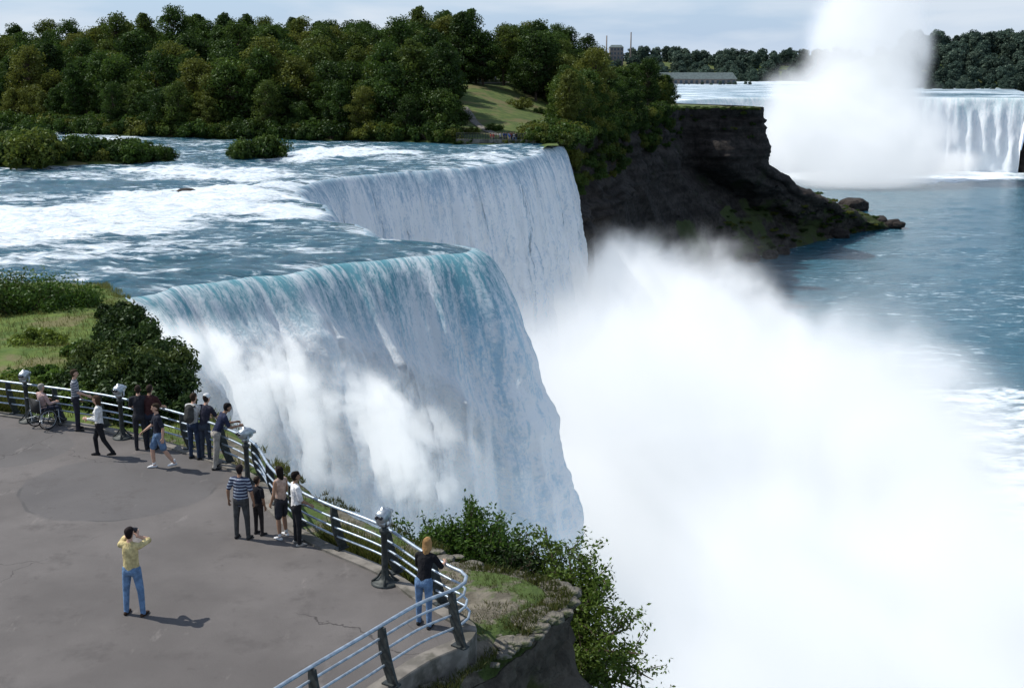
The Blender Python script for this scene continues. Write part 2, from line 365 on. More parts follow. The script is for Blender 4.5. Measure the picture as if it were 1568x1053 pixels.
ZZ=ZU+(fbm(XX*.16,RY*.5,1,4)-.5)*.9*sm(TT,0,3)+(fbm(XX*.7,RY*1.1,4,4)-.5)*(.22+.8*foam)*sm(TT,.5,3)
ZZ+=foam*.25*sm(TT,1,5)
ZZ-=.25*np.exp(-TT/1.1)
V=np.stack([XX,RY,ZZ],-1).reshape(-1,3)
me=mesh_np('upper_river',V,gridF(len(rowy),len(tt)),[M['river']],True,None,{'foam':np.clip(foam,0,1)})
obj('river_rapids',me)
# ================================================================ GOAT ISLAND terrain and cliff
c0=P(1170,165,-2.5)[:2]
topp=[np.array(q,float) for q in [(8,208),(11,222),(17,250),(26,290),(38,335),(50,372),(57,388),(70,388)]]+[c0]
topc=resample(catmull(topp+[c0+np.array([-6,22.]),c0+np.array([-30,60.]),c0+np.array([-40,110.])],8),2.0)
imx=int(np.argmax(topc[:,0]))
def xcliff(y): 
    o=topc[:imx+1];return np.interp(y,o[:,1],o[:,0])
def yshore(x): return np.interp(x,[-260,-110,-75,-50,-30,-12,0,12],[275,262,236,228,221,213,211,208])
def hisl(x,y):
    a=y-yshore(x);x=np.asarray(x)
    h=-4.2+1.7*sm(a,-3,1.5)+8.8*sm(a,3,95)*sm(xcliff(y)-x,2,40)*(1-sm(x/np.maximum(y,1),.06,.125))
    return h+(fbm(x*.08,y*.08,0,3)-.5)*1.2*sm(a,0,15)
ry=np.arange(203,520,2.2);tc_=np.r_[0,.8,2,np.arange(4,80,2.2),np.arange(80,320,6)]
RY2,TC=np.meshgrid(ry,tc_,indexing='ij')
xe=np.interp(ry,topc[:imx+1,1],topc[:imx+1,0]);xe=np.where(ry>c0[1],c0[0]-(ry-c0[1])*.45,xe)
X2=xe[:,None]-TC;Z2=hisl(X2,RY2);Z2=np.where(TC<3,np.maximum(Z2,-2.7),Z2)
obj('island_ground',mesh_np('island_ground',np.stack([X2,RY2,Z2],-1).reshape(-1,3),gridF(len(ry),len(tc_)),[M['grass']],True))
botpx=[(905,600),(930,540),(975,480),(1040,440),(1110,408),(1175,390),(1250,372),(1330,353),(1384,345),(1330,328),(1270,300),(1200,290)]
botp=resample(catmull([P(u,v,-50.)[:2] for u,v in botpx],8),1.0)
def along(pl,m_):
    d=np.r_[0,np.cumsum(np.linalg.norm(np.diff(pl,axis=0),axis=1))];s=np.linspace(0,d[-1],m_)
    return np.stack([np.interp(s,d,pl[:,i]) for i in(0,1)],1)
NC=300
tp=along(topc,NC);bt=along(botp,NC)
tg=np.gradient(tp,axis=0);tg/=np.linalg.norm(tg,axis=1)[:,None];nn=np.stack([tg[:,1],-tg[:,0]],1)
kk=np.hanning(31);kk/=kk.sum();nn=np.stack([np.convolve(np.pad(nn[:,i],15,'edge'),kk,'valid') for i in(0,1)],1)
rows=[];sarc=np.linspace(0,260,NC)
for j in range(32):
    f=j/31;z=np.full(NC,-2.4-19.0*f)
    layer=(fbm(np.full(NC,z[0]*.9),sarc*.02,3,2)-.5)*3.2
    o=.2+3.2*f+(fbm(sarc*.11,z*.05,5,4)-.5)*9*min(1,f*6+.15)+layer*min(1,f*5)+(fbm(sarc*.5,z*.5,9,4)-.5)*2.4*min(1,f*5)
    rows.append(np.c_[tp+nn*o[:,None],z])
basep=rows[-1].copy()
for j in range(1,36):
    f=j/35;z=basep[:,2]*(1-f)+(-51)*f
    xy=basep[:,:2]*(1-f)+bt*f
    nz_=((fbm(xy[:,0]*.12,xy[:,1]*.12,j*.3,4)-.5)*7+(fbm(xy[:,0]*.5,xy[:,1]*.5,j*.9,3)-.5)*2.5)*(math.sin(math.pi*min(1,f*1.02))**.5 if f<.97 else 0)
    rows.append(np.c_[xy,z+nz_-3.0*math.sin(math.pi*f)])
R=np.array(rows);F=gridF(len(rows),NC)
obj('cliff',mesh_np('island_cliff',R.reshape(-1,3),F,[M['cliff'],M['talus']],True,((F[:,0]//NC)>42).astype(int)))
def rock(name,c,r,seed,mat,parent=None,flat=.7):
    import bmesh
    bm=bmesh.new();bmesh.ops.create_icosphere(bm,subdivisions=3,radius=1)
    co=np.array([v.co[:] for v in bm.verts]);nn_=fbm(co[:,0]*1.3+seed,co[:,1]*1.3,co[:,2]*1.3+seed*3,4)
    co=co*(0.45+1.1*nn_)[:,None];co=np.sign(co)*np.abs(co)**.85*np.array([r*1.2,r,r*flat])
    for v,c_ in zip(bm.verts,co): v.co=c_
    me=bpy.data.meshes.new(name);bm.to_mesh(me);bm.free();me.materials.append(mat)
    return obj(name,me,parent,c)
peb=empty('shore_boulders',tuple(P(1320,340,-50)))
for i,(u,v,r) in enumerate([(1306,318,5.5),(1345,343,4),(1365,344,3),(1250,342,3),(1210,352,3),(1180,390,2.2),(1285,358,3),(1230,362,3),(1375,345,2.2),(1200,384,2),(1150,395,2.5)]):
    rock('boulder_%d'%i,P(u,v,-48.8)-np.array(peb.location),r,i*1.7,M['cliff'],peb)
# ================================================================ LEAF / TREE builders
def leaves(cent,rad,n,size,r,up=.25,inner=.45):
    k=len(cent);idx=r.integers(0,k,n)
    d=r.normal(size=(len(idx),3));d/=np.linalg.norm(d,axis=1)[:,None]
    rr=inner+(1.15-inner)*r.random(len(idx))**.7
    c=cent[idx]+d*rr[:,None]*rad[idx]
    nrm=d+r.normal(size=d.shape)*.7+np.array([0,0,up]);nrm/=np.linalg.norm(nrm,axis=1)[:,None]
    a=np.cross(nrm,r.normal(size=d.shape));a/=np.linalg.norm(a,axis=1)[:,None];b=np.cross(nrm,a)
    s=size*(.6+.8*r.random(len(idx)))[:,None]
    V=np.stack([c-a*s,c+b*s*.5,c+a*s,c-b*s*.5],1).reshape(-1,3)
    F=np.arange(len(idx)*4).reshape(-1,4)
    cs=r.random(k)
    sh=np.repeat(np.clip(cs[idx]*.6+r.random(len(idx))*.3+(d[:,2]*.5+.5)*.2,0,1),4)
    return V,F,sh
def tree_mesh(name,seed,h,cr,nl,ls,lm,low=.22,ncl=26,conic=0.0,cf=1.0):
    r=np.random.default_rng(seed);A=Acc()
    bend=np.array([r.normal()*.3,r.normal()*.3])
    zs=np.linspace(0,h*.82,7);tr=np.c_[bend[0]*(zs/h)**2*2,bend[1]*(zs/h)**2*2,zs]
    V,F=tube(tr,np.linspace(h*.022,h*.005,7),8);A.add(V,F,0)
    cent=[];rad=[];lob=r.random(6)*.5+.7
    for i in range(ncl):
        f=low+(1-low)*(i+.5)/ncl;prof=math.sin(math.pi*min(1,(f-low)/(1-low)*.86+.13))**.6
        prof=prof*(1-conic*(f-low)/(1-low))
        a=i*2.399+r.random()*.9;ro=cr*prof*(.2+.75*r.random())*lob[int(a/1.05)%6]
        c=np.array([ro*math.cos(a),ro*math.sin(a),h*f*.95+r.normal()*h*.02]);cent.append(c)
        q=cr*(.14+.20*r.random())*cf;rad.append([q*1.15,q*1.15,q*.75])
        stp=np.array([0,0,max(c[2]-ro*.7,h*.15)])
        V,F=tube(np.array([stp,(stp+c)/2+[0,0,.015*h],c]),[h*.008,h*.005,h*.002],5);A.add(V,F,0)
    V,F,sh=leaves(np.array(cent),np.array(rad),nl,ls,r);A.add(V,F,1,sh)
    return A.mesh(name,[M['bark'],lm])
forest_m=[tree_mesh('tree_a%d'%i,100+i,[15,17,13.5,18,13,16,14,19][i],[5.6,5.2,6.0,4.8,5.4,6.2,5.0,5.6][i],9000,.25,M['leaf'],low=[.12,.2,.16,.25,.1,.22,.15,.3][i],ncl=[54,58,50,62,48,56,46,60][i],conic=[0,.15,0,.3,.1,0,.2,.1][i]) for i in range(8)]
far_m=[tree_mesh('tree_f%d'%i,200+i,14,5.6,2600,.65,M['leaf_far_hazed'],low=.1,ncl=22,cf=1.3) for i in range(3)]
forest=empty('forest',(0,250,0))
def put(me,x,y,z,sc,parent,name='tree',zs=1.0):
    o=bpy.data.objects.new(name,me);o.rotation_euler=(0,0,rng.random()*6.28);o.scale=(sc,sc,sc*zs)
    o.location=Vector((x,y,z))-parent.location;link(o,parent);return o
pts=[];tries=0
while len(pts)<470 and tries<60000:
    tries+=1
    y=213+ (rng.random()**1.35)*190
    x=rng.uniform(-.47*y-8,.17*y)
    if y<yshore(x)+2.0: continue
    if x>xcliff(y)-1.2: continue
    if -.052<x/y<.040 and y<298: continue
    if x/y>.0 and y<226: continue
    if x/y>.142: continue
    md=3.7 if y<260 else 4.8
    if any((x-a)**2+(y-b)**2<md*md for a,b in pts): continue
    pts.append((x,y))
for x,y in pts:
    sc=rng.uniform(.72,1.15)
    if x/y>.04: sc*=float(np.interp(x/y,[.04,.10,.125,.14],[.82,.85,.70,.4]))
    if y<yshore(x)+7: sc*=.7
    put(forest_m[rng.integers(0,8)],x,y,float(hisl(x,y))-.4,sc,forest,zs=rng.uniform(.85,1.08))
def shrub_mesh(name,seed,rx,rz,nl,ls,lm,ncl=14):
    r=np.random.default_rng(seed);A=Acc();cent=[];rad=[]
    for i in range(ncl):
        a=r.random()*6.28;ro=rx*.85*math.sqrt(r.random());c=np.array([ro*math.cos(a),ro*math.sin(a),rz*(.15+.75*r.random())*(1-.45*ro/rx)])
        q=rx*(.18+.15*r.random());cent.append(c);rad.append([q,q,q*.85])
        V,F=tube(np.array([[0,0,0],c*.5+[0,0,.1*rz],c]),[rz*.02,rz*.012,rz*.005],6);A.add(V,F,0)
    V,F,sh=leaves(np.array(cent),np.array(rad),nl,ls,r,inner=.3);A.add(V,F,1,sh)
    return A.mesh(name,[M['bark'],lm])
shr=[shrub_mesh('shrub_m%d'%i,300+i,3,2.8,3000,.18,M['leaf'],20) for i in range(4)]
under=empty('shoreline_shrubs',(0,220,0))
for i in range(170):
    x=rng.uniform(-120,6);y=yshore(x)+rng.uniform(.5,5)
    if -.052<x/y<.02: 
        if rng.random()<.5: continue
        y=yshore(x)+rng.uniform(.3,2);sc=.35
    else: sc=rng.uniform(.7,1.6)
    put(shr[i%4],x,y,float(hisl(x,y))-.3,sc,under,'shrub')
for i in range(190):
    y=rng.uniform(213,392);x=xcliff(y)-rng.uniform(-.8,7)
    put(shr[i%4],x,y,float(hisl(min(x,xcliff(y)-2),y))-.5,rng.uniform(.7,1.6) if y<370 else rng.uniform(.25,.45),under,'shrub')
for i in range(230):
    c_=int(rng.uniform(2,190));r_=int(rng.random()**1.6*17);q_=R[r_,c_]
    if c_>140 and rng.random()<.6: continue
    put(shr[i%4],q_[0],q_[1],q_[2]-.8,rng.uniform(.4,1.15)*(1 if c_<140 else .45),under,'shrub')
for i in range(110):
    x=rng.uniform(54,81);put(shr[i%4],x,389+rng.uniform(-1,8),-3.0,rng.uniform(.15,.42),under,'shrub')
for (u,v,s) in [(795,165,1.1),(830,175,.8),(845,160,.9),(700,185,1.0),(760,200,.7),(860,185,1.5),(875,170,1.5),(720,205,.7),(815,190,.5),(850,200,1.2),(690,150,1.2)]:
    for yy_ in np.arange(212,330,1.0):
        x=(u-784)/1800*yy_; z=float(hisl(x,yy_)); vv=526.5+1800*math.tan(math.atan2(CAMZ-z,yy_)-PITCH)
        if vv<v: break
    put(shr[0],x,yy_,z-.3,s,under,'shrub')
tl=empty('talus_shrubs',(90,390,-40))
Rf=R[44:-3,130:260].reshape(-1,3)
for i in range(170):
    q_=Rf[rng.integers(0,len(Rf))];put(shr[i%4],q_[0],q_[1],q_[2]-.3,rng.uniform(.25,.8),tl,'shrub',.6)
def islet(px,py,rx,ry_,nsh,sc):
    c=P(px,py,ZU);e=empty('river_islet',(c[0],c[1],ZU))
    a=np.linspace(0,2*np.pi,25)[:-1];rr=[1.15,1,.75,.4,.02];zz=[-.8,.15,.5,.7,.8];V=[]
    for r_,z_ in zip(rr,zz):
        for t_ in a:
            k_=1+.25*(vn(math.cos(t_)*1.5+px,math.sin(t_)*1.5,1)-.5);V.append([rx*r_*k_*math.cos(t_),ry_*r_*k_*math.sin(t_),z_])
    F=[[i*24+j,i*24+(j+1)%24,(i+1)*24+(j+1)%24,(i+1)*24+j] for i in range(4) for j in range(24)]
    obj('islet_ground',mesh_np('islet_ground',V,F,[M['grass']],True),e)
    for i in range(nsh):
        t_=rng.random()*6.28;q_=math.sqrt(rng.random())
        o=bpy.data.objects.new('shrub',shr[i%4]);s_c=sc*rng.uniform(.6,1.2);o.scale=(s_c,)*3;o.rotation_euler=(0,0,t_*3)
        o.location=(rx*.85*q_*math.cos(t_),ry_*.85*q_*math.sin(t_),.1);link(o,e)
islet(388,243,2.9,3.0,12,1.2)
islet(185,247,7.5,5.5,22,1.1)
islet(40,250,10,8,30,1.6)
islet(-60,235,12,12,24,1.8)
re=empty('river_rocks',(0,0,0))
for i,(u,v,r) in enumerate([(285,296,1.1),(270,297,.8),(498,243,.7),(520,240,.6),(215,300,.8),(640,384,.5),(590,238,.7),(470,236,.6)]):
    rock('rock_%d'%i,P(u,v,-3.1),r,i*3.1,M['cliff'],re,.45)
# ================================================================ GORGE RIVER, HORSESHOE, FAR LAND
gx=np.r_[np.arange(-120,260,2.5),np.arange(260,900,20)];gy=np.r_[np.arange(-60,520,3.0),np.arange(520,900,10)]
GX,GY=np.meshgrid(gx,gy,indexing='ij')
gf=np.zeros(GX.shape)
fp=[P(u,v,-50.)[:2] for u,v in [(1430,605),(1600,592),(1800,640),(1800,1000),(1560,860),(1490,780),(1460,690)]]
wx=GX+(fbm(GX*.05,GY*.12,2,3)-.5)*18;wy=GY+(fbm(GX*.05,GY*.12,8,3)-.5)*14
gf=np.maximum(gf,.6*inpoly(wx,wy,fp))
for _ in range(2): gf=(np.roll(gf,1,0)+2*gf+np.roll(gf,-1,0))/4;gf=(np.roll(gf,1,1)+2*gf+np.roll(gf,-1,1))/4
gf=np.maximum(gf,1.0*(1-sm(np.hypot((GX-12)/50,(GY-130)/90),.6,1.1)))
gf=np.maximum(gf,.9*(1-sm(np.hypot((GX-210)/110,(GY-690)/65),.6,1.1)))
GZ=-50+(fbm(GX*.15,GY*.15,0,3)-.5)*.9+gf*(fbm(GX*.3,GY*.3,4,3)-.4)*2.0
obj('gorge_river',mesh_np('gorge_river',np.stack([GX,GY,GZ],-1).reshape(-1,3),gridF(len(gx),len(gy)),[M['gorge_water']],True,None,{'foam':gf}))
hb=catmull([np.array(q,float) for q in [(60,520),(75,600),(110,690),(160,722),(210,728),(262,720),(300,708),(306,703)]],12);hb=resample(hb,1.5)
hs=np.r_[0,np.cumsum(np.linalg.norm(np.diff(hb,axis=0),axis=1))];ht=np.gradient(hb,axis=0);ht/=np.linalg.norm(ht,axis=1)[:,None];hn=np.stack([ht[:,1],-ht[:,0]],1)
hd=np.r_[0,.1,.4,1,np.arange(2,44,1.0)];HS,HD=np.meshgrid(hs,hd,indexing='ij')
ho=1.5*np.sqrt(HD)+((fbm(HS*.25,HD*.05,1,4)-.5)*5)*sm(HD,0,5)
V=np.stack([hb[:,0][:,None]+hn[:,0][:,None]*ho,hb[:,1][:,None]+hn[:,1][:,None]*ho,-7-HD],-1).reshape(-1,3)
obj('horseshoe_waterfall',mesh_np('horseshoe',V,gridF(len(hs),len(hd)),[M['falls_horse']],True,None,{'su':HS*.3,'sd':HD*.45,'foam':sm(HD,15,36)*.8}))
bk=np.array([0,3,8,15,30,60,100,160,240,340,460,620,900.])
V=[];fo=[]
for i in range(len(hb)):
    for b in bk:
        V.append([hb[i,0]+(hb[i,0]-190)*b*.003-(b*.25 if i<60 else 0),hb[i,1]+b,-7+min(b,60)*.03+b*.0015]);fo.append(.3 if b<60 else .45)
obj('upper_river_horseshoe',mesh_np('upper_horse',V,gridF(len(hb),len(bk)),[M['far_water']],True,None,{'foam':np.array(fo)}))
GXX,GYY=np.meshgrid(np.linspace(-6000,6000,60),np.r_[np.linspace(760,2500,30),np.linspace(2600,12000,20)],indexing='ij')
obj('ground',mesh_np('far_ground',np.stack([GXX,GYY,-8.5+0*GXX+np.maximum(0,GYY-1350)*.01],-1).reshape(-1,3),gridF(60,50),[M['grass']],True))
cb=resample(catmull([np.array(q,float) for q in [(306,706),(310,700),(322,672),(345,620),(400,560),(480,480),(600,380)]],8),4)
V2=[]
for j,(z,o) in enumerate([(-3,140),(-4,40),(-4.5,0),(-8,-.3),(-15,-.6),(-22,-1),(-28,-2),(-38,-4),(-51,-9)]):
    V2.append(np.c_[cb+np.array([1.0,.35])*o+ (fbm(np.arange(len(cb))*.5,np.full(len(cb),j*.7),3,3)-.5)[:,None]*(3 if 1<j<8 else 0),np.full(len(cb),z)])
obj('far_cliff',mesh_np('far_cliff',np.array(V2).reshape(-1,3),gridF(9,len(cb)),[M['cliff']],True))
def mound(name,x0,x1,y0,y1,hf,mat):
    X,Y=np.meshgrid(np.linspace(x0,x1,60),np.linspace(y0,y1,30),indexing='ij');Z=hf(X,Y)
    obj(name,mesh_np(name,np.stack([X,Y,Z],-1).reshape(-1,3),gridF(60,30),[mat],True))
h1=lambda X,Y:-7+30*sm(Y,930,1060)*sm(X,300,350)*(1-sm(Y,1150,1400))+(fbm(X*.02,Y*.02,0,3)-.5)*8*sm(Y,930,1000)
h2=lambda X,Y:-7.5+24*sm(Y,1330,1500)*(1-sm(Y,1560,1900))+(fbm(X*.01,Y*.01,5,3)-.5)*12*sm(Y,1330,1450)
mound('wooded_hill',250,1100,860,1400,h1,M['grass']);mound('wooded_hill',-500,900,1250,1900,h2,M['grass'])
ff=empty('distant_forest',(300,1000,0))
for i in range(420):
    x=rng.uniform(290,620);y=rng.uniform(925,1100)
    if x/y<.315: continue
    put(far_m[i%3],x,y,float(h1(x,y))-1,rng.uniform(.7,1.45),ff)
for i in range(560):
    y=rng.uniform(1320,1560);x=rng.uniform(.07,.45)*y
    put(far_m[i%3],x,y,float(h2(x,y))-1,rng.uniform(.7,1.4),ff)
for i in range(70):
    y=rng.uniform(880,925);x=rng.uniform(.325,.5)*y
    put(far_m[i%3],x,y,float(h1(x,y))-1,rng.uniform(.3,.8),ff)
for i in range(26):
    y=rng.uniform(1090,1130);x=rng.uniform(.10,.20)*y
    put(far_m[i%3],x,y,-8,rng.uniform(.25,.5),ff)
M['brick']=simple('old_brick',(.20,.17,.15),.9,.2,.5);M['roof']=simple('slate_roof',(.085,.11,.11),.8,.2,.5);M['win']=simple('window_glass',(.05,.07,.09),.2,.1)
def building(name,x,y,z,w_,d,h,rh,nw,floors,rot=0):
    e=empty(name,(x,y,z));e.rotation_euler=(0,0,rot);A=Acc();V,F=box((0,0,h/2),(w_,d,h));A.add(V,F,0)
    obj('walls',A.mesh('walls',[M['brick']]),e)
    V=np.array([[-w_/2-.6,-d/2-.6,h],[w_/2+.6,-d/2-.6,h],[w_/2+.6,d/2+.6,h],[-w_/2-.6,d/2+.6,h],[-w_/2+2,0,h+rh],[w_/2-2,0,h+rh],[-w_/2+2,.01,h+rh],[w_/2-2,.01,h+rh]])
    obj('roof',mesh_np('roof',V,np.array([[0,1,5,4],[2,3,6,7],[1,2,7,5],[3,0,4,6]]),[M['roof']]),e)
    A=Acc()
    for f in range(floors):
        for i in range(nw):
            V,F=box((-w_/2+(i+.5)*w_/nw,-d/2-.05,h*(f+.55)/floors),(w_/nw*.5,.2,h/floors*.55));A.add(V,F,0)
    V,F=box((0,-d/2-.12,1.4),(2.4,.25,2.8));A.add(V,F,0)
    obj('windows',A.mesh('windows',[M['win']]),e)
building('stone_power_station',.150*1150,1150,-7,80,20,7,6,16,1)
building('brick_building',.086*1450,1450,0,16,16,34,3,4,7)
for xx,hh in ((.078,48),(.098,52)):
    V,F=lathe([(1.2,0),(.9,hh*.5),(.7,hh),(0.01,hh)],10);obj('chimney',mesh_np('chimney',V,F,[M['brick']],True),None,(xx*1460,1460,0))
# ================================================================ PROSPECT POINT terrain (near)
edge_px=[(560,1250,-.6),(640,1130,-.6),(720,1045,-.5),(800,985,-.5),(868,930,-.5),(845,905,-.6),(760,884,-.6),(700,862,-.6),(640,835,-.6),(570,800,-.6),(520,778,-.6),(470,756,-.7),(425,722,-.7),(385,690,-.8),(330,655,-.9),(285,632,-1.),(262,612,-1.),(252,580,-1.1),(240,545,-1.3),(222,510,-1.6),(205,485,-1.9),(180,470,-2.3),(165,462,-2.8)]
ew=np.array([P(u,v,z) for u,v,z in edge_px]);ew=resample(catmull(ew,8),.25)
ew=ew[np.argsort(ew[:,1],kind='stable')]
rowsy=np.r_[np.arange(2,ew[0,1],1.0),np.arange(ew[0,1],30,.12),np.arange(30,ew[-1,1],.35),np.arange(ew[-1,1],ew[-1,1]+8,.8)]
xe2=np.interp(rowsy,ew[:,1],ew[:,0]);xe2=np.where(rowsy>ew[-1,1],ew[-1,0]-(rowsy-ew[-1,1])*2.5,xe2)
xe2+= (fbm(rowsy*.8,0*rowsy,3,4)-.5)*.6
fpx=[(-160,622),(-60,629),(0,637),(100,651),(180,665),(260,687),(330,711),(385,740),(412,782),(450,818),(500,845),(580,880),(640,922),(682,948),(708,962),(700,980),(638,1008),(560,1058),(435,1140),(300,1240)]
fw=np.array([P(u,v,0) for u,v in fpx]);fence=resample(catmull(fw,10),.08)
i_c=int(np.argmax(fence[:,0]));far_f=fence[:i_c+1]
fpoly=[tuple(q[:2]) for q in fence]+[(fence[-1][0],2),(-60,2),(-60,fence[0][1])]
tn=np.r_[0,.1,.2,.35,.5,.7,.9,1.2,1.5,1.9,2.4,3,3.7,4.5,5.5,6.5,8,10,12,14,16,19,22,26,32,40,52,70]
RYn,TN=np.meshgrid(rowsy,tn,indexing='ij');XN=xe2[:,None]-TN
inside=inpoly(XN,RYn,fpoly)
def hbank(x,y):
    h=np.interp(y,[0,20,26,34,40,46,52,58,62,66,69,76],[-.35,-.35,-.35,-.3,-.35,-.4,-.6,-.9,-1.2,-1.9,-3.3,-5.5])
    return h+(fbm(x*.3,y*.3,2,4)-.5)*.7*sm(y,36,42)+(fbm(x*1.2,y*1.2,6,4)-.5)*.22
ZN=hbank(XN,RYn)
ZN=np.where(inside,-.12,ZN)
ZN=ZN-(1-sm(TN,0,.8))*.3*(~inside)
F=gridF(len(rowsy),len(tn))
obj('bank_ground',mesh_np('bank_ground',np.stack([XN,RYn,ZN],-1).reshape(-1,3),F,[M['bankgrass'],M['soil']],True,(rowsy[F[:,0]//len(tn)]<33).astype(int)))
zz=np.r_[0,-np.arange(.12,3,.16),-np.arange(3,8,.5),-9,-11,-15,-20,-27,-35,-51]
SK=[];z0=ZN[:,0]
for z in zz:
    bl=vn(rowsy*1.6+np.floor(-z*2.2)*3.7,np.full(len(rowsy),np.floor(-z*2.2)*1.3),5)
    o=.03+(-z)*.05+((fbm(rowsy*.5,np.full(len(rowsy),z*.5),3,4)-.5)*1.6)*min(1,-z*.6)+(np.floor(bl*4)/4-.3)*.35*min(1,-z*5)+(fbm(rowsy*4,np.full(len(rowsy),z*4),9,3)-.5)*.25*min(1,-z*5)
    SK.append(np.c_[xe2+o,rowsy-o*.4,z0+z])
obj('point_cliff',mesh_np('point_cliff',np.array(SK).reshape(-1,3),gridF(len(zz),len(rowsy)),[M['ledge']],False))
def polymesh(name,poly,z,mat):
    import bmesh
    bm=bmesh.new();vs=[bm.verts.new((p[0],p[1],z)) for p in poly];bm.faces.new(vs);bmesh.ops.triangulate(bm,faces=bm.faces[:]);me=bpy.data.meshes.new(name);bm.to_mesh(me);bm.free();me.materials.append(mat);return me
fsub=fence[::4]
obj('plaza_pavement',polymesh('plaza_pavement',[tuple(q[:2]) for q in fsub]+[(fence[-1][0],2),(-60,2),(-60,fence[0][1]+1)],0.0,M['asphalt']))
ft=np.gradient(fence,axis=0)[:,:2];ft/=np.linalg.norm(ft,axis=1)[:,None];fn=np.stack([-ft[:,1],ft[:,0]],1)
test=fence[200,:2]+fn[200]*.3
if inpoly(np.array([test[0]]),np.array([test[1]]),fpoly)[0]: fn=-fn
kfn=np.stack([np.convolve(np.pad(fn[:,i],7,'edge'),np.ones(15)/15,'valid') for i in(0,1)],1)
rowsK=[]
for o,z in((-.02,-.3),(-.02,.05),(.28,.05),(.3,.03),(.3,-.6)):
    rowsK.append(np.c_[fence[:,:2]+kfn*o,np.full(len(fence),z)])
obj('plaza_kerb',mesh_np('plaza_kerb',np.array(rowsK).reshape(-1,3),gridF(5,len(fence)),[M['concrete']],False))
# ================================================================ FENCE
fe=empty('metal_fence',(0,0,0));A=Acc()
def railpath(o,z): return np.c_[fence[:,:2]+kfn*o,np.full(len(fence),z)][::3]
def prof(z): return .08+.26*(1-z/1.1)**2
for z,r in((1.08,.034),(.84,.024),(.61,.024),(.38,.024)):
    V,F=tube(railpath(prof(z)-(.04 if z<1 else 0),z),r,8);A.add(V,F,0)
obj('rails',A.mesh('rails',[M['rail']],True),fe)
A=Acc();fl=np.r_[0,np.cumsum(np.linalg.norm(np.diff(fence,axis=0),axis=1))]
for s in np.arange(.6,fl[-1],1.75):
    i=int(np.searchsorted(fl,s));i=min(i,len(fence)-1)
    b=fence[i,:2];nrm=kfn[i]/np.linalg.norm(kfn[i]);tg_=np.array([-nrm[1],nrm[0]])
    zs=np.linspace(.05,1.06,9);V=[]
    for z in zs:
        wd=.05+.05*math.sin(math.pi*z/1.2)+.05*(1-z)**2;cc=b+nrm*(prof(z)+.02)
        for (a_,t_) in((-wd,-.024),(wd,-.024),(wd,.024),(-wd,.024)):
            qx=cc+nrm*a_+tg_*t_;V.append([qx[0],qx[1],z])
    F=[[k*4+j,k*4+(j+1)%4,(k+1)*4+(j+1)%4,(k+1)*4+j] for k in range(8) for j in range(4)]+[[32,33,34,35],[3,2,1,0]]
    A.add(V,F,0)
    cc=b+nrm*(prof(.05)-.04);V,F=box((cc[0],cc[1],.066),(.30,.16,.03),math.atan2(nrm[1],nrm[0]));A.add(V,F,0)
obj('posts',A.mesh('posts',[M['post']]),fe)
# ================================================================ COIN BINOCULAR VIEWERS
def viewer(u,v,yaw,s=1.0):
    c=P(u,v,0);e=empty('coin_operated_binoculars',tuple(c));e.rotation_euler=(0,0,yaw);e.scale=(s,)*3
    V,F=lathe([(.26,0),(.26,.03),(.22,.05),(.12,.07),(.075,.14),(.06,.3),(.055,.7),(.06,.95),(.09,1.0),(.09,1.04),(.05,1.06),(.045,1.12)],18);A=Acc();A.add(V,F,0)
    for a in range(4):
        an=a*math.pi/2+.4;V,F=tube([[.05*math.cos(an),.05*math.sin(an),.25],[.14*math.cos(an),.14*math.sin(an),.12],[.24*math.cos(an),.24*math.sin(an),.04]],[.02,.02,.025],6);A.add(V,F,0)
    obj('pedestal',A.mesh('pedestal',[M['post']],True),e)
    A=Acc()
    V,F=tube([[-.13,0,1.28],[-.13,0,1.15],[-.06,0,1.1],[.06,0,1.1],[.13,0,1.15],[.13,0,1.28]],.022,8);A.add(V,F,0)
    rowsH=[]
    for y,sx,sz,zc in((-.17,.02,.02,1.30),(-.165,.075,.07,1.30),(-.14,.10,.10,1.30),(-.05,.115,.125,1.31),(.06,.12,.13,1.31),(.14,.10,.105,1.31),(.17,.08,.08,1.31),(.175,.01,.01,1.31)):
        a=np.arange(20)*2*np.pi/20;cx=np.sign(np.cos(a))*abs(np.cos(a))**.65*sx;cz=np.sign(np.sin(a))*abs(np.sin(a))**.75*sz
        rowsH.append(np.c_[cx,np.full(20,y),cz+zc])
    V=np.concatenate(rowsH);F=[[i*20+j,i*20+(j+1)%20,(i+1)*20+(j+1)%20,(i+1)*20+j] for i in range(7) for j in range(20)]
    A.add(V,F,0)
    V,F=tube([[0,-.02,1.42],[0,-.02,1.47]],[.05,.03],10);A.add(V,F,0)
    V,F=box((0,-.02,1.16),(.1,.12,.1));A.add(V,F,0)
    for sx in(-.045,.045):
        V,F=tube([[sx,.15,1.32],[sx,.23,1.32]],[.038,.042],12,False);A.add(V,F,0)
        V,F=tube([[sx,-.15,1.32],[sx,-.21,1.32]],[.025,.03],12);A.add(V,F,1)
        V,F=tube([[sx,.20,1.32],[sx,.215,1.32]],[.036,.036],12);A.add(V,F,1)
    obj('head',A.mesh('head',[M['viewer'],M['glass']],True),e)
viewer(590,892,D2R(-20),1.12);viewer(380,746,D2R(-50),1.08);viewer(188,670,D2R(-15),1.08);viewer(44,645,D2R(-5),1.08)
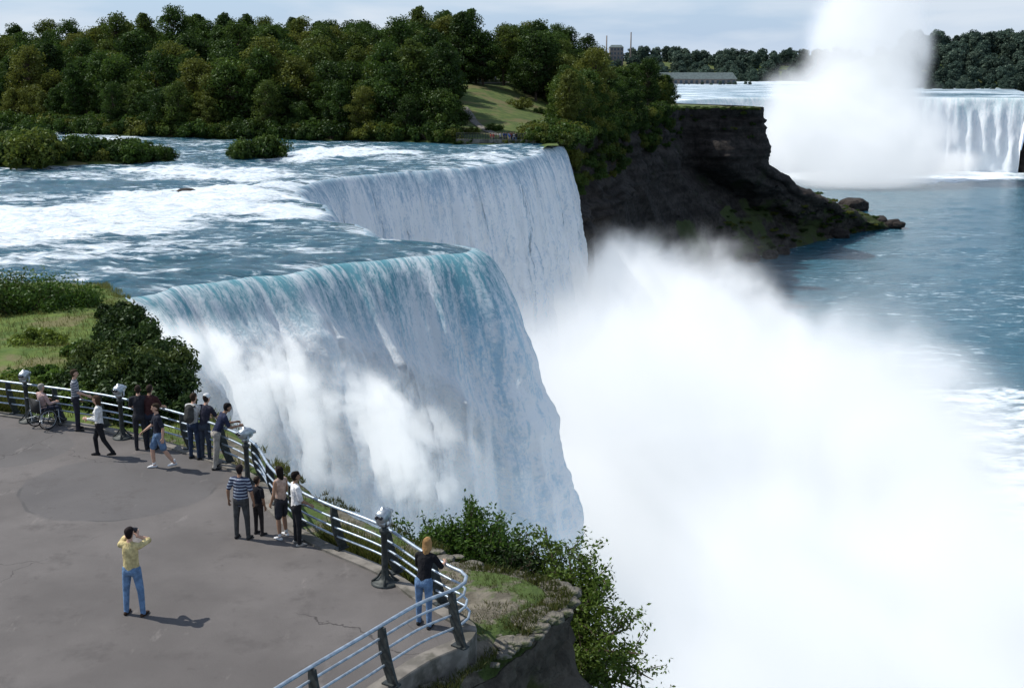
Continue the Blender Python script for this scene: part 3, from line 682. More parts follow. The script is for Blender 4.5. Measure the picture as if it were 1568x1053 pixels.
# ================================================================ PEOPLE
def tcap(a,b,ra,rb,k=1.0,side=(1,0,0),seg=14):
    a=np.array(a,float);b=np.array(b,float);n=b-a;L=np.linalg.norm(n);n=n/(L+1e-9) if L>1e-6 else np.array([0,0,1.])
    s=np.array(side,float);u=s-n*np.dot(s,n)
    if np.linalg.norm(u)<1e-3:u=np.array([0,1.,0])-n*n[1]
    u/=np.linalg.norm(u);w_=np.cross(n,u);V=[];R_=[]
    for th in np.linspace(-np.pi/2*.93,0,5): R_.append((a+n*ra*math.sin(th),ra*math.cos(th)))
    for th in np.linspace(0,np.pi/2*.93,5): R_.append((b+n*rb*math.sin(th),rb*math.cos(th)))
    an=np.arange(seg)*2*np.pi/seg
    for c,r in R_: V.append(c+r*(np.cos(an)[:,None]*u+k*np.sin(an)[:,None]*w_))
    V=np.concatenate(V);m_=len(R_)
    F=[(i*seg+j,i*seg+(j+1)%seg,(i+1)*seg+(j+1)%seg,(i+1)*seg+j) for i in range(m_-1) for j in range(seg)]
    F.append(tuple(range(seg))[::-1]);F.append(tuple((m_-1)*seg+j for j in range(seg)))
    return V,F,(a,b,ra,rb,k,u,w_,n,L)
def sdf(p,q):
    a,b,ra,rb,k,u,w_,n,L=q;d0=p-a;t=np.clip(d0@n/(L+1e-9),0,1);d=d0-np.outer(t*L,n)
    return np.sqrt((d@u)**2+((d@w_)/k)**2+(d@n)**2)-(ra+(rb-ra)*t)
def fuse(prims,voxel,smooth=2):
    V=[];F=[];n=0
    for (v,f,q,mi) in prims:
        V+=v.tolist();F+=[tuple(i+n for i in ff) for ff in f];n+=len(v)
    me=bpy.data.meshes.new('tmp');me.from_pydata(V,[],F);ob=bpy.data.objects.new('tmp',me);scene.collection.objects.link(ob)
    r=ob.modifiers.new('r','REMESH');r.mode='VOXEL';r.voxel_size=voxel
    s=ob.modifiers.new('s','SMOOTH');s.factor=.5;s.iterations=smooth
    dg=bpy.context.evaluated_depsgraph_get();ev=ob.evaluated_get(dg);m2=ev.to_mesh()
    co=np.empty(len(m2.vertices)*3);m2.vertices.foreach_get('co',co);co=co.reshape(-1,3)
    fs=[tuple(p.vertices) for p in m2.polygons];ev.to_mesh_clear();bpy.data.objects.remove(ob);bpy.data.meshes.remove(me)
    fc=np.array([co[list(f)].mean(0) for f in fs])
    D=np.stack([sdf(fc,q) for (_,_,q,_) in prims]);mi=np.array([p[3] for p in prims])[np.argmin(D,axis=0)]
    return co,fs,mi
def hand_template():
    pr=[]
    def a(*x,**k): v,f,q=tcap(*x,seg=8,**k);pr.append((v,f,q,0))
    a((0,-.01,0),(0,.02,0),.027,.03,k=.7);a((0,.02,0),(0,.078,0),.034,.041,k=.36)
    for x,l in((-.031,.070),(-.010,.080),(.011,.074),(.031,.058)):
        p=np.array([x,.085,0]);an=.25;r0=.0098
        for j,fr in enumerate((.45,.3,.25)):
            q=p+np.array([x*.05,math.cos(an)*l*fr,-math.sin(an)*l*fr]);a(p,q,r0,r0*.92);p=q;an+=.5;r0*=.92
    a((-.025,.025,-.004),(-.052,.055,-.014),.014,.012);a((-.052,.055,-.014),(-.058,.085,-.026),.012,.0095)
    return fuse(pr,.0055,1)
HAND=hand_template()
SK_=lambda n,c:simple(n,c,.6,.08,20)
skin_l=SK_('skin_light',(.50,.30,.21));skin_d=SK_('skin_tan',(.28,.16,.10))
mats_cache={}
def cloth(c,stripe=None):
    key=(c,stripe)
    if key in mats_cache:return mats_cache[key]
    m=N('cloth');p=m.ob();n1=m.noise(p,9,4)
    base=tuple(c)
    col=m.mix(m.mr(n1,.3,.7),tuple(x*.7 for x in base),tuple(min(.9,x*1.2) for x in base))
    if stripe:
        z=m.n('SeparateXYZ',i0=p).outputs[2];f=m.math('FRACT',m.math('MULTIPLY',z,14.0));col=m.mix(m.math('GREATER_THAN',f,.55),col,stripe)
    mats_cache[key]=m.done(m.bsdf(col,.9,m.bump(m.noise(m.scl(p,1,1,.5),14,3),.9,.04),Specular_IOR_Level=.15));return mats_cache[key]
UP=np.array([0,0,1.])
def ik(sh,tg_,hint,l1=.285,l2=.245):
    d=tg_-sh;L=min(np.linalg.norm(d),(l1+l2)*.995);dn=d/np.linalg.norm(d);a=(l1*l1-l2*l2+L*L)/(2*L);h=math.sqrt(max(l1*l1-a*a,0))
    hv=hint-dn*np.dot(hint,dn);hv/=np.linalg.norm(hv);el=sh+dn*a+hv*h;return el,sh+dn*L
def person(name,feet,yaw,H=1.75,lean=0,armR=((.12,.05,-1),(.02,.2,-1)),armL=None,legR=((.06,.03,-1),(.02,-.03,-1)),legL=None,head=(0,0),
           shirt=(.3,.3,.3),stripe=None,pants=(.05,.06,.1),shoe=(.03,.03,.03),hair=(.03,.02,.015),skin=None,sleeve=.6,leg='long',longhair=False,fat=1.0,
           female=False,hat=None,backpack=None,camera=False,sit=None,voxel=.016,parent=None):
    skin=skin or skin_l;armL=armL or armR;legL=legL or legR
    mats=[cloth(shirt,stripe),cloth(pants),skin,cloth(hair),cloth(shoe),cloth(backpack or hat or (.1,.1,.1)),M['glass']]
    pr=[]
    def a(p,q,ra,rb,mi,k=1.0,side=(1,0,0)): v,f,qq=tcap(p,q,ra,rb,k,side);pr.append((v,f,qq,mi))
    nv=lambda d,s:(lambda v:v/np.linalg.norm(v))(np.array([d[0]*s,d[1],d[2]],float))
    hipw=.088;shw=.185 if not female else .162
    legs=[];zmin=0
    for s,lg in((1,legR),(-1,legL)):
        h=np.array([s*hipw,0,0]);kn=h+nv(lg[0],s)*.43;an=kn+nv(lg[1],s)*.42;legs.append((s,h,kn,an));zmin=min(zmin,an[2])
    pz=-zmin+.075 if sit is None else sit
    pel=np.array([0,0,pz])
    l=D2R(lean);tv=np.array([0,math.sin(l),math.cos(l)]);tf=np.array([0,math.cos(l),-math.sin(l)]);X=np.array([1.,0,0])
    b=lambda x,y,z:pel+X*x+tf*y+tv*z
    w_=fat
    a(pel+[-.055,0,.0],pel+[.055,0,.0],.112*w_,.112*w_,1,.95,(0,1,0));a(pel+[-.06,-.03,-.03],pel+[.06,-.03,-.03],.095,.095,1,1,(0,1,0))
    for s,h,kn,an in legs:
        h=h+pel;kn=kn+pel;an=an+pel
        if leg=='long':
            a(h,kn,.092*min(w_,1.1),.066,1);a(kn,an,.064,.050,1);a(an,an+[0,0,.015],.052,.052,1)
        elif leg=='shorts':
            a(h,h+(kn-h)*.82,.098,.090,1);a(h+(kn-h)*.7,kn,.062,.054,2);a(kn,kn+(an-kn)*.35,.053,.057,2);a(kn+(an-kn)*.35,an,.056,.036,2);a(an+[0,0,.03],an+[0,0,.06],.043,.043,4)
        ft_=an+np.array([0,0,-.035]);heel=np.array([0,-.045,-.01]);tipy=.15
        a(ft_+heel,ft_+np.array([s*.012,tipy*.6,-.008]),.040,.042,4,.9);a(ft_+np.array([s*.012,tipy*.6,-.008]),ft_+np.array([s*.018,tipy,-.015]),.042,.032,4,.75)
    a(b(0,0,.02),b(0,.0,.20),.150*w_,.142*w_*(.92 if female else 1),0,.74);a(b(0,.015*(w_>1.05),.16),b(0,.0,.38),.142*w_*(.92 if female else 1),.158,0,.70)
    if w_>1.05:a(b(0,.06,.12),b(0,.05,.2),.12,.12,0,.9)
    a(b(-shw+.045,0,.475),b(shw-.045,0,.475),.062,.062,0,1,(0,1,0));a(b(-.05,-.01,.49),b(.05,-.01,.49),.06,.06,0,1,(0,1,0))
    if female:
        for s in(-1,1):a(b(s*.07,.075,.36),b(s*.07,.085,.35),.055,.05,0)
    a(b(0,-.005,.49),b(0,.02,.60),.055,.050,2)
    hy,hp=D2R(head[0]),D2R(head[1])
    base=tf*(.35)+np.array([0,1,0])*.65;base/=np.linalg.norm(base)
    f0=np.array([-math.sin(hy)*base[1],math.cos(hy)*base[1],base[2]-math.sin(hp)]);f0/=np.linalg.norm(f0)
    hr=np.cross(f0,UP);hr/=np.linalg.norm(hr);hu=np.cross(hr,f0)
    hc=b(0,.025,.69)
    g=lambda x,y,z:hc+hr*x+f0*y+hu*z
    a(g(0,-.025,.035),g(0,.02,.035),.074,.073,2,1,hu);a(g(0,.03,0),g(0,.045,-.065),.062,.040,2,.9,hr)
    a(g(0,.088,.012),g(0,.108,-.018),.008,.014,2)
    for s in(-1,1):a(g(s*.074,-.0,.005),g(s*.078,-.008,-.02),.020,.014,2,.5,f0)
    a(g(0,-.035,.05),g(0,.015,.062),.082,.072,3,1,hu)
    a(g(0,-.045,.01),g(0,-.035,-.03),.070,.058,3,1,hr)
    if longhair:
        a(g(0,-.05,.02),g(0,-.075,-.13),.080,.062,3,.75,hr)
        for s in(-1,1):a(g(s*.06,-.01,.03),g(s*.065,-.03,-.1),.035,.03,3)
    if hat:
        a(g(0,-.02,.065),g(0,.01,.07),.086,.082,5,1,hu);a(g(0,.07,.065),g(0,.14,.05),.055,.05,5,.16,hr)
    if backpack:
        a(b(0,-.17,.2),b(0,-.16,.42),.15,.13,5,.6)
        for s in(-1,1):a(b(s*.10,-.08,.50),b(s*.11,.11,.38),.02,.02,5);a(b(s*.11,.11,.38),b(s*.12,.08,.2),.02,.02,5)
    wr=[]
    for s,ar in((1,armR),(-1,armL)):
        sh=b(s*shw,0,.465)
        if camera:
            el,wp=ik(sh,g(s*.085,.115,-.075),np.array([s*1.0,0,-1.0]));wv=(g(s*.055,.165,.03)-wp);wv/=np.linalg.norm(wv)
        else:
            el=sh+nv(ar[0],s)*.285;wv=nv(ar[1],s);wp=el+wv*.245
        if sleeve>=1: a(sh,el,.060,.050,0);a(el,el+(wp-el)*.92,.049,.038,0);a(el,wp,.03,.026,2)
        else:
            e2=sh+(el-sh)*min(1,sleeve+.15)
            if sleeve>0.1: a(sh,e2,.060,.058,0)
            a(sh,el,.047,.041,2);a(el,el+(wp-el)*.3,.041,.040,2);a(el+(wp-el)*.3,wp,.040,.026,2)
        wr.append((s,wp,wv))
    co,fs,mi=fuse(pr,voxel)
    Vs=[co];Fs=list(fs);Ms=list(mi);n=len(co)
    def addraw(v,f,m_):
        nonlocal n
        Vs.append(v);Fs.extend([tuple(i+n for i in q) for q in f]);Ms.extend([m_]*len(f));n+=len(v)
    for s,wp,wv in wr:
        hv=wv.copy()
        td=np.array([0,1.,0]) if abs(wv[2])>.6 and not camera else np.array([-s*.6,0,.8])
        td=td-hv*np.dot(td,hv);td/=np.linalg.norm(td)
        Xc=-td;Zc=np.cross(Xc,hv)*s;Rm=np.stack([Xc,hv,Zc],1)
        addraw(HAND[0]@Rm.T+wp,HAND[1],2)
    for s in(-1,1):
        v,f,_=tcap(g(s*.030,.088,.022),g(s*.036,.086,.022),.0085,.0085,seg=8);addraw(v,f,6)
        v,f,_=tcap(g(s*.022,.092,.040),g(s*.044,.084,.040),.005,.004,seg=6);addraw(v,f,3)
    v,f,_=tcap(g(-.022,.084,-.045),g(.022,.084,-.045),.006,.006,seg=6)
    lipm=len(mats);mats.append(simple('lips',(.35,.13,.11),.5));addraw(v,f,lipm)
    if camera:
        v,f=box((0,0,0),(.14,.06,.09));RR=np.stack([hr,f0,hu],1);addraw(v@RR.T+g(0,.145,.02),f.tolist(),6)
        v,f,_=tcap(g(0,.17,.02),g(0,.22,.02),.032,.032,seg=12);addraw(v,f,6)
    V=np.concatenate(Vs)*(H/1.75)
    me=bpy.data.meshes.new(name);me.from_pydata(V.tolist(),[],Fs)
    for x in mats: me.materials.append(x)
    me.polygons.foreach_set('material_index',np.array(Ms,np.int32));me.polygons.foreach_set('use_smooth',np.ones(len(Fs),bool));me.update()
    o=bpy.data.objects.new(name,me);o.location=(feet[0],feet[1],feet[2]);o.rotation_euler=(0,0,D2R(yaw));link(o,parent)
    return o
WALK=dict(legR=((.02,.38,-1),(.02,-.05,-1)),legL=((.02,-.25,-1),(.02,-.62,-1)))
person('man_taking_photo',P(207,941),-12,1.80,legR=((.14,.02,-1),(.05,-.03,-1)),shirt=(.55,.45,.22),pants=(.13,.22,.36),shoe=(.05,.03,.02),camera=True,sleeve=.75,fat=1.04,head=(0,5),hair=(.015,.01,.01))
person('man_in_striped_shirt',P(372,824),-14,1.74,fat=1.18,armR=((.32,-.05,-1),(.05,.25,-1)),armL=((.38,-.1,-1),(.1,.2,-1)),legR=((.1,0,-1),(.03,-.02,-1)),shirt=(.03,.035,.07),stripe=(.30,.34,.40),pants=(.06,.06,.06),hair=(.02,.015,.015),skin=skin_d,head=(10,0))
person('boy',P(397,818),-35,1.38,shirt=(.02,.02,.025),pants=(.03,.025,.025),leg='long',skin=skin_d)
person('woman_in_shorts',P(433,822),55,1.68,female=True,shirt=(.42,.30,.24),pants=(.03,.03,.035),leg='shorts',shoe=(.6,.6,.6),skin=skin_d,longhair=True,hair=(.012,.008,.007),sleeve=.0,armR=((.25,.15,-1),(.1,.6,-.8)),armL=((.3,-.1,-1),(.0,.45,-1)),legR=((.05,.1,-1),(.02,-.1,-1)),legL=((.12,-.08,-1),(.05,-.1,-1)))
person('woman_in_white_shirt',P(456,833),-62,1.70,female=True,shirt=(.72,.70,.68),pants=(.02,.02,.022),shoe=(.35,.33,.3),skin=skin_d,hair=(.012,.008,.007),sleeve=.8,armR=((.1,.2,-1),(0,.7,-.5)),armL=((.12,.15,-1),(0,.6,-.7)))
person('woman_leaning_on_fence',P(650,958),-18,1.74,female=True,lean=16,shirt=(.012,.012,.014),pants=(.12,.20,.33),shoe=(.03,.03,.03),hair=(.30,.17,.07),longhair=True,sleeve=.8,armR=((.35,.45,-.85),(-.1,1,-.05)),armL=((.2,.45,-.9),(-.2,1,-.1)),legR=((.05,-.05,-1),(.02,-.1,-1)),legL=((.1,.15,-1),(.0,-.05,-1)),head=(10,8))
person('man_in_shorts',P(246,716),118,1.80,shirt=(.022,.024,.035),pants=(.12,.19,.30),leg='shorts',shoe=(.7,.7,.7),armR=((.15,.35,-1),(0,.8,-.5)),armL=((.2,-.3,-1),(.05,.1,-1)),hair=(.03,.02,.012),**WALK)
person('woman_in_white_jacket',P(156,698),98,1.74,female=True,shirt=(.70,.69,.66),pants=(.018,.018,.02),sleeve=1,shoe=(.02,.02,.02),hair=(.06,.035,.02),longhair=True,armR=((.2,.1,-1),(-.2,.8,-.2)),armL=((.2,.1,-1),(-.2,.8,.1)),**WALK)
person('man_with_backpack',P(299,702),-22,1.82,shirt=(.5,.5,.48),pants=(.03,.045,.08),backpack=(.06,.06,.055),lean=6,armR=((.2,.4,-1),(-.05,.9,-.3)),hair=(.04,.025,.015))
person('man_with_cap',P(316,704),-30,1.82,shirt=(.03,.03,.045),pants=(.04,.05,.07),hat=(.7,.7,.68),lean=10,armR=((.2,.5,-1),(-.05,.9,-.2)))
person('man_leaning_on_fence',P(334,716),-62,1.82,shirt=(.025,.03,.06),pants=(.34,.31,.27),lean=26,armR=((.12,.30,-1),(-.1,1,.05)),legR=((.06,-.12,-1),(.02,-.16,-1)),legL=((.08,.1,-1),(.0,-.12,-1)),skin=skin_d,hair=(.012,.01,.01),head=(0,5))
person('man',P(217,688),10,1.82,shirt=(.025,.025,.03),pants=(.03,.03,.035),lean=8,armR=((.2,.5,-1),(-.05,.9,-.3)))
person('man',P(233,687),-12,1.82,shirt=(.05,.02,.02),pants=(.02,.025,.04),lean=6,armR=((.2,.5,-1),(-.05,.9,-.3)),skin=skin_d)
person('man',P(120,658),-75,1.82,shirt=(.10,.11,.14),stripe=(.35,.36,.38),pants=(.03,.03,.04),armR=((.15,.4,-1),(0,.9,-.4)),armL=((.2,.1,-1),(0,.3,-1)),hair=(.05,.035,.02))
wc=empty('wheelchair',tuple(P(68,654)));wc.rotation_euler=(0,0,D2R(-35))
A=Acc()
def ring(c,R_,r,n=28):
    a=np.linspace(0,2*np.pi,n+1);return tube(np.c_[np.full(n+1,c[0]),c[1]+R_*np.cos(a),c[2]+R_*np.sin(a)],r,6,False)
for sx in(-.29,.29):
    V,F=ring((sx,-.05,.31),.295,.018);A.add(V,F,1);V,F=ring((sx*1.1,-.05,.31),.25,.009);A.add(V,F,0)
    for k in range(10):
        an=k*math.pi/5;V,F=tube([[sx,-.05,.31],[sx,-.05+.29*math.cos(an),.31+.29*math.sin(an)]],.004,4);A.add(V,F,0)
    V,F=ring((sx*.85,.38,.09),.085,.016,n=16);A.add(V,F,1)
    V,F=tube([[sx*.85,.38,.09],[sx*.85,.34,.25],[sx*.85,.34,.5]],.014,6);A.add(V,F,0)
    V,F=tube([[sx*.85,-.22,.2],[sx*.85,-.24,.9],[sx*.85,-.34,.93]],.014,6);A.add(V,F,0)
    V,F=tube([[sx*.85,-.22,.5],[sx*.85,.34,.5]],.014,6);A.add(V,F,0);V,F=tube([[sx*.85,-.22,.7],[sx*.85,.2,.7],[sx*.85,.25,.5]],.016,6);A.add(V,F,1)
    V,F=tube([[sx*.85,-.2,.3],[sx*.85,.34,.3],[sx*.75,.52,.14]],.013,6);A.add(V,F,0);V,F=box((sx*.5,.55,.13),(.15,.14,.02));A.add(V,F,1)
V,F=tube([[-.29,-.05,.31],[.29,-.05,.31]],.013,6);A.add(V,F,0)
V,F=box((0,.06,.47),(.44,.44,.05));A.add(V,F,1);V,F=box((0,-.23,.7),(.44,.03,.4));A.add(V,F,1)
obj('chair_frame',A.mesh('chair',[M['viewer'],M['rubber']],True),wc)
person('seated_person',P(68,654),-35,1.65,sit=.58,shirt=(.5,.35,.32),pants=(.03,.035,.06),legR=((.05,1,-.05),(.03,.25,-1)),armR=((.25,.3,-1),(-.1,1,.0)),hair=(.3,.28,.25),sleeve=1,head=(0,0))
cr=empty('distant_crowd',(0,215,0))
base=[person('visitor_%d'%i,(0,0,0),0,1.75,shirt=c,pants=pc_,voxel=.04,parent=cr) for i,(c,pc_) in enumerate([((.6,.6,.58),(.05,.06,.1)),((.4,.08,.06),(.1,.1,.1)),((.06,.1,.25),(.3,.28,.22)),((.03,.03,.03),(.1,.15,.25))])]
k_=0
def onisl(u,v):
    for yy_ in np.arange(209,340,.6):
        x=(u-784)/1800*yy_;z=float(hisl(x,yy_))
        if z<-2.9: continue
        vv=526.5+1800*math.tan(math.atan2(CAMZ-z,yy_)-PITCH)
        if vv<v: break
    return x,yy_,z
def place_person(x,y,z):
    global k_
    if k_<4:o=base[k_]
    else:
        o=bpy.data.objects.new('visitor_%d'%k_,base[k_%4].data);link(o,cr)
    o.location=Vector((x,y,z))-Vector(cr.location);o.rotation_euler=(0,0,rng.random()*6.28);k_+=1
for i in range(16):
    u=rng.uniform(745,805);x,y,z=onisl(u,219+rng.uniform(-1,1));place_person(x,y,z+.02)
for i in range(34):
    u=rng.choice([rng.uniform(690,760),rng.uniform(790,835)]);x,y,z=onisl(u,125+rng.uniform(-1.5,1.5));place_person(x,y,z)
pth=[onisl(u,v) for u,v in [(690,126),(720,128),(760,128),(800,127),(840,127),(860,130)]]
pw=resample(catmull([np.array(q) for q in pth],6),1.0)
Vp=[]
for o in(-1.2,1.2): Vp.append(np.c_[pw[:,0],pw[:,1]+o,[float(hisl(a,b+o))+.12 for a,b in pw[:,:2]]])
obj('footpath',mesh_np('footpath',np.array(Vp).reshape(-1,3),gridF(2,len(pw)),[M['concrete']]))
pth=[onisl(u,v) for u,v in [(712,165),(722,178),(728,188),(745,200),(760,208)]]
pw=resample(catmull([np.array(q) for q in pth],6),1.0)
Vp=[]
for o in(-.8,.8): Vp.append(np.c_[pw[:,0]+o,pw[:,1],[float(hisl(a+o,b))+.12 for a,b in pw[:,:2]]])
obj('footpath',mesh_np('footpath',np.array(Vp).reshape(-1,3),gridF(2,len(pw)),[M['concrete']]))
ov=empty('overlook_wall',(0,0,0));pp=[]
for u in np.arange(700,822,4): 
    x,y,z=onisl(u,222);pp.append([x,y,-2.55])
pp=np.array(pp);pp[:,1]=np.convolve(np.pad(pp[:,1],2,'edge'),np.ones(5)/5,'valid')
A=Acc()
for i in range(len(pp)-1):
    c=(pp[i]+pp[i+1])/2;d=pp[i+1]-pp[i];V,F=box((c[0],c[1],-2.75),(np.linalg.norm(d[:2])*.99,.4,1.2),math.atan2(d[1],d[0]));A.add(V,F,0)
    V,F=tube([pp[i]+[0,0,.4],pp[i]+[0,0,1.45]],.05,6);A.add(V,F,1)
for z in(.8,1.1,1.45):
    V,F=tube(pp+[0,0,z],.04,6);A.add(V,F,1)
obj('wall_and_rail',A.mesh('ovw',[M['concrete'],M['post']]),ov)
# ================================================================ NEAR VEGETATION
def hn_(x,y): return float(hbank(np.array([x]),np.array([y]))[0])
for i,(u,v,rx,rz,dk) in enumerate([(30,486,3.4,2.3,0),(85,480,2.2,1.7,0),(-20,480,3,2.2,1),(190,525,1.5,1.8,1),(215,560,1.6,2.0,1),(160,565,1.3,1.3,1),(185,492,1.1,1.2,1),(228,590,1.6,2.0,1),(236,625,1.4,2.0,1),(60,585,1.1,.7,0),(250,640,1.0,1.5,1),(200,640,1.3,1.5,1),(178,612,1.4,1.3,1),(205,600,1.6,1.7,1),(140,618,1.0,.9,0),(130,545,.9,.8,0),(55,530,1.3,.8,0),(120,590,.9,.8,1),(20,600,1.0,.7,0),(90,610,.8,.6,1)]):
    p_=P(u,v,-1.2);z_=hn_(p_[0],p_[1]);p_=P(u,v,z_)
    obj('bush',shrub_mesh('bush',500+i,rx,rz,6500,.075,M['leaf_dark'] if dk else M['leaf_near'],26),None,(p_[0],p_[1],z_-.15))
def branchy(name,base,tips,seed,nper,ls,mat):
    r=np.random.default_rng(seed);A=Acc();base=np.array(base,float);allc=[]
    for tp_ in tips:
        tp_=np.array(tp_,float);mid=(base+tp_)/2+np.array([r.normal()*.3,r.normal()*.3,.5])
        ctrl=catmull([base,mid,tp_],8);V,F=tube(ctrl,np.linspace(.06,.012,len(ctrl)),6);A.add(V,F,0)
        for j in range(15):
            f=.3+.7*(j+r.random())/15;c=ctrl[min(len(ctrl)-1,int(f*(len(ctrl)-1)))]
            d=r.normal(size=3);d[2]=abs(d[2])*.7+.15;d/=np.linalg.norm(d);L=.35+.55*r.random()
            e=c+d*L;V,F=tube([c,(c+e)/2+[0,0,.04],e],[.014,.009,.004],4);A.add(V,F,0)
            for q in range(nper):
                t_=r.random()**.7;allc.append(c+(e-c)*t_+r.normal(size=3)*.09)
    C=np.array(allc);n=len(C);nr=r.normal(size=(n,3))+[0,0,.6];nr/=np.linalg.norm(nr,axis=1)[:,None]
    a_=np.cross(nr,r.normal(size=(n,3)));a_/=np.linalg.norm(a_,axis=1)[:,None];b_=np.cross(nr,a_);s=ls*(.6+.7*r.random(n))[:,None]
    V=np.stack([C-a_*s,C+b_*s*.48+nr*s*.15,C+a_*s,C-b_*s*.48+nr*s*.15],1).reshape(-1,3);A.add(V,np.arange(n*4).reshape(-1,4),1,np.repeat(r.random(n),4))
    return obj(name,A.mesh(name,[M['bark'],mat]))
def PD(u,v,y):
    a=(u-784)/FPX;b=(v-526.5)/FPX;d=np.array([a,math.cos(PITCH)-b*math.sin(PITCH),-math.sin(PITCH)-b*math.cos(PITCH)]);t=y/d[1];return np.array([0,0,CAMZ])+d*t
branchy('overhanging_shrub',PD(860,1075,24.5),[PD(u,v,y) for u,v,y in [(835,808,26.5),(870,835,25.5),(905,860,25),(930,880,24.5),(950,930,24),(965,960,23.5),(985,1000,23),(1000,1040,22.5),(890,900,25.5),(850,880,26.5),(920,960,24.5),(940,1010,23.5),(880,950,25),(900,1030,23.5),(960,1060,22.5),(820,840,27),(870,880,26),(905,930,25),(930,1040,23),(860,860,26),(900,985,24),(875,1010,24),(850,930,25.8),(910,900,25),(1010,1070,22)]],77,46,.058,M['leaf_near'])
branchy('leafy_shrub',PD(735,930,26.5),[PD(u,v,y) for u,v,y in [(690,812,27.5),(715,800,27.5),(740,797,27.5),(760,812,27.5),(780,830,27.5),(665,825,27.5),(700,845,27),(740,850,27),(770,860,27),(640,830,28.5),(620,822,29),(725,830,27.5),(800,870,27),(755,835,27.4),(680,850,27.2)]],78,46,.06,M['leaf_near'])
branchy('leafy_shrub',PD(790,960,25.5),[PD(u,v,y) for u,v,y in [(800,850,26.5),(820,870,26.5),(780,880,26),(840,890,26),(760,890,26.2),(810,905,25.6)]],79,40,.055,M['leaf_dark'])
def blades(name,pts,h,mat,seed,w_=.012):
    r=np.random.default_rng(seed);n=len(pts);a=r.random(n)*6.28;hh=h*(.4+.9*r.random(n));ln=r.normal(size=(n,2))*.35*hh[:,None]
    dx=np.c_[np.cos(a),np.sin(a),np.zeros(n)]*w_*(.6+.8*r.random(n))[:,None];top=np.c_[pts[:,0]+ln[:,0],pts[:,1]+ln[:,1],pts[:,2]+hh]
    mid=(pts+top)/2+np.c_[-ln*.15,np.zeros(n)]
    V=np.stack([pts-dx,pts+dx,mid+dx*.7,mid-dx*.7,top+dx*.1,top-dx*.1],1).reshape(-1,3);b=np.arange(n)*6
    F=np.concatenate([np.stack([b,b+1,b+2,b+3],1),np.stack([b+3,b+2,b+4,b+5],1)])
    return obj(name,mesh_np(name,V,F,[mat],False,None,{'shade':np.repeat(r.random(n),6)}))
gp=[]
while len(gp)<26000:
    y=rng.uniform(17,66,4000);xe_=np.interp(y,rowsy,xe2);x=xe_-rng.random(4000)**1.5*np.interp(y,[17,30,36,40],[3.2,3.2,30,34])-.05
    ok=~inpoly(x,y,fpoly);dens=fbm(x*.9,y*.9,12,3);ok&=dens>(.47);ok&=(x>-.46*y-1)
    z=hbank(x,y)-.06
    o=np.array([np.min((fence[::6,0]-xx)**2+(fence[::6,1]-yy_)**2) if okk else 0 for xx,yy_,okk in zip(x,y,ok)]);ok&=o>.16
    gp+=np.c_[x,y,z][ok].tolist()
gp=np.array(gp)
nr_=gp[:,1]<30
blades('bank_grass_tufts',gp[~nr_],.22,M['blade'],3,.012);blades('bank_grass_tufts',gp[nr_],.12,M['blade'],4,.009)
q_=far_f[::2];sel=q_[(q_[:,1]>34)]
n=9000;ii=rng.integers(0,len(sel),n);dp=np.c_[sel[ii][:,0]+rng.normal(size=n)*.25,sel[ii][:,1]+.5+rng.random(n)*1.6,np.full(n,-.4)]
dp=dp[(dp[:,0]<P(262,612,-1)[0]-.3)]
blades('dry_grass',dp,.75,M['blade'],5,.014)
sel=q_[(q_[:,0]>P(455,820)[0])&(q_[:,0]<P(600,880)[0])];n=3000;ii=rng.integers(0,len(sel),n)
dp=np.c_[sel[ii][:,0]+.35+rng.random(n)*.5,sel[ii][:,1]+.45+rng.random(n)*.6,np.full(n,-.4)]
blades('dry_grass',dp,.5,M['blade'],6,.012)
st=empty('ledge_stones',(0,20,0))
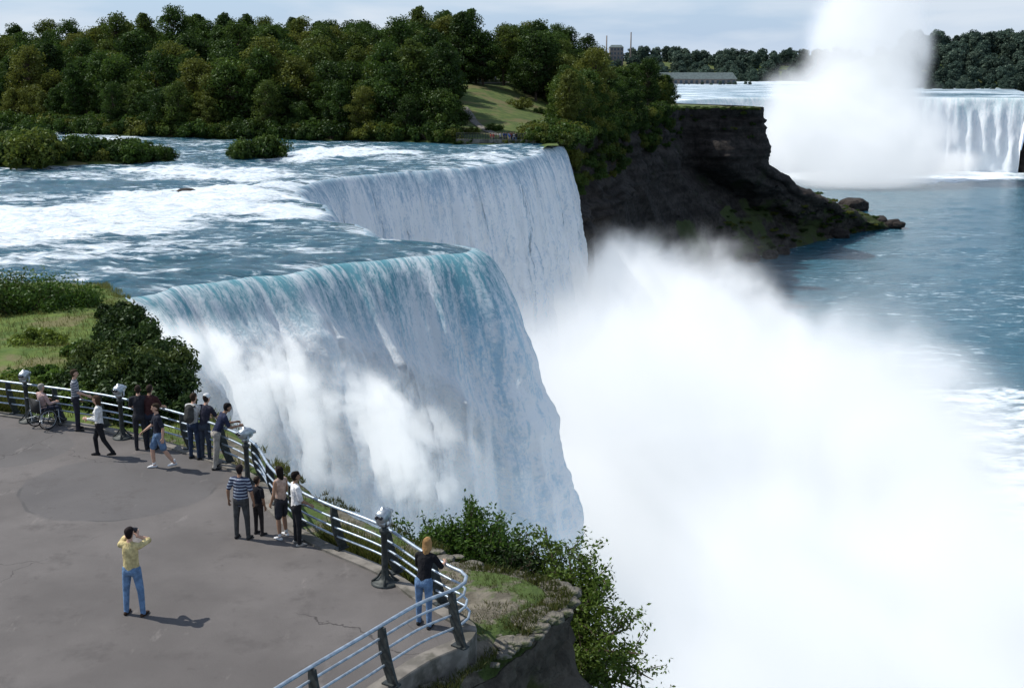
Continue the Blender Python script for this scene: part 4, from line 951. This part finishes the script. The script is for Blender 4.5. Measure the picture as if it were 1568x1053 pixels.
for i in range(130):
    y=rng.uniform(17.5,25);x=float(np.interp(y,rowsy,xe2))-rng.random()**1.5*1.3
    if inpoly(np.array([x-.3]),np.array([y]),fpoly)[0]: continue
    rock('stone_%d'%i,(x,y-20,hn_(x,y)-.12),rng.uniform(.06,.24),i*2.3,M['stone'],st,.4)
# ================================================================ MIST (scattering volumes with added glow)
import bmesh
def ico(name,mat):
    bm=bmesh.new();bmesh.ops.create_icosphere(bm,subdivisions=3,radius=1);mm=bpy.data.meshes.new(name);bm.to_mesh(mm);bm.free();mm.materials.append(mat);return mm
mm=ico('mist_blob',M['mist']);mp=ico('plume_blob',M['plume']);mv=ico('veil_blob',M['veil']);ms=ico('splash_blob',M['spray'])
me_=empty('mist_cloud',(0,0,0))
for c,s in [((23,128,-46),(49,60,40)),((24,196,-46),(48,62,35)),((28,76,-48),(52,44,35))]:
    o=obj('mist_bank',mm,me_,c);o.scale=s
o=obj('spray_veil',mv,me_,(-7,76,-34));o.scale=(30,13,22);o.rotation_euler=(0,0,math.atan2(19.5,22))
sp=empty('falls_splash',(0,0,0))
def slab(c,d,nrm,s):
    X_=Vector(d).normalized();Y_=Vector(nrm);Y_=(Y_-X_*Y_.dot(X_)).normalized();Z_=X_.cross(Y_)
    o=obj('splash',ms,sp);m4=Matrix((X_,Y_,Z_)).transposed().to_4x4();o.rotation_euler=m4.to_euler();o.location=c;o.scale=s
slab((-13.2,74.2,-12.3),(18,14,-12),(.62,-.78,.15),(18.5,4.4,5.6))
pe=empty('spray_plume',(0,0,0))
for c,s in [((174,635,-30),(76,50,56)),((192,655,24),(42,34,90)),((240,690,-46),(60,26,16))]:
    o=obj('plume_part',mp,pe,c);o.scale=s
# ================================================================ CAMERA
cam=bpy.data.cameras.new('camera');cam.sensor_width=36;cam.lens=36*FPX/1568;cam.clip_end=20000;cam.clip_start=.1
co=link(bpy.data.objects.new('camera',cam));co.location=(0,0,CAMZ);co.rotation_euler=(math.pi/2-PITCH,0,0)
scene.camera=co
scene.view_settings.view_transform='Standard';scene.view_settings.look='None';scene.view_settings.exposure=0
print('build',time.time()-T0)
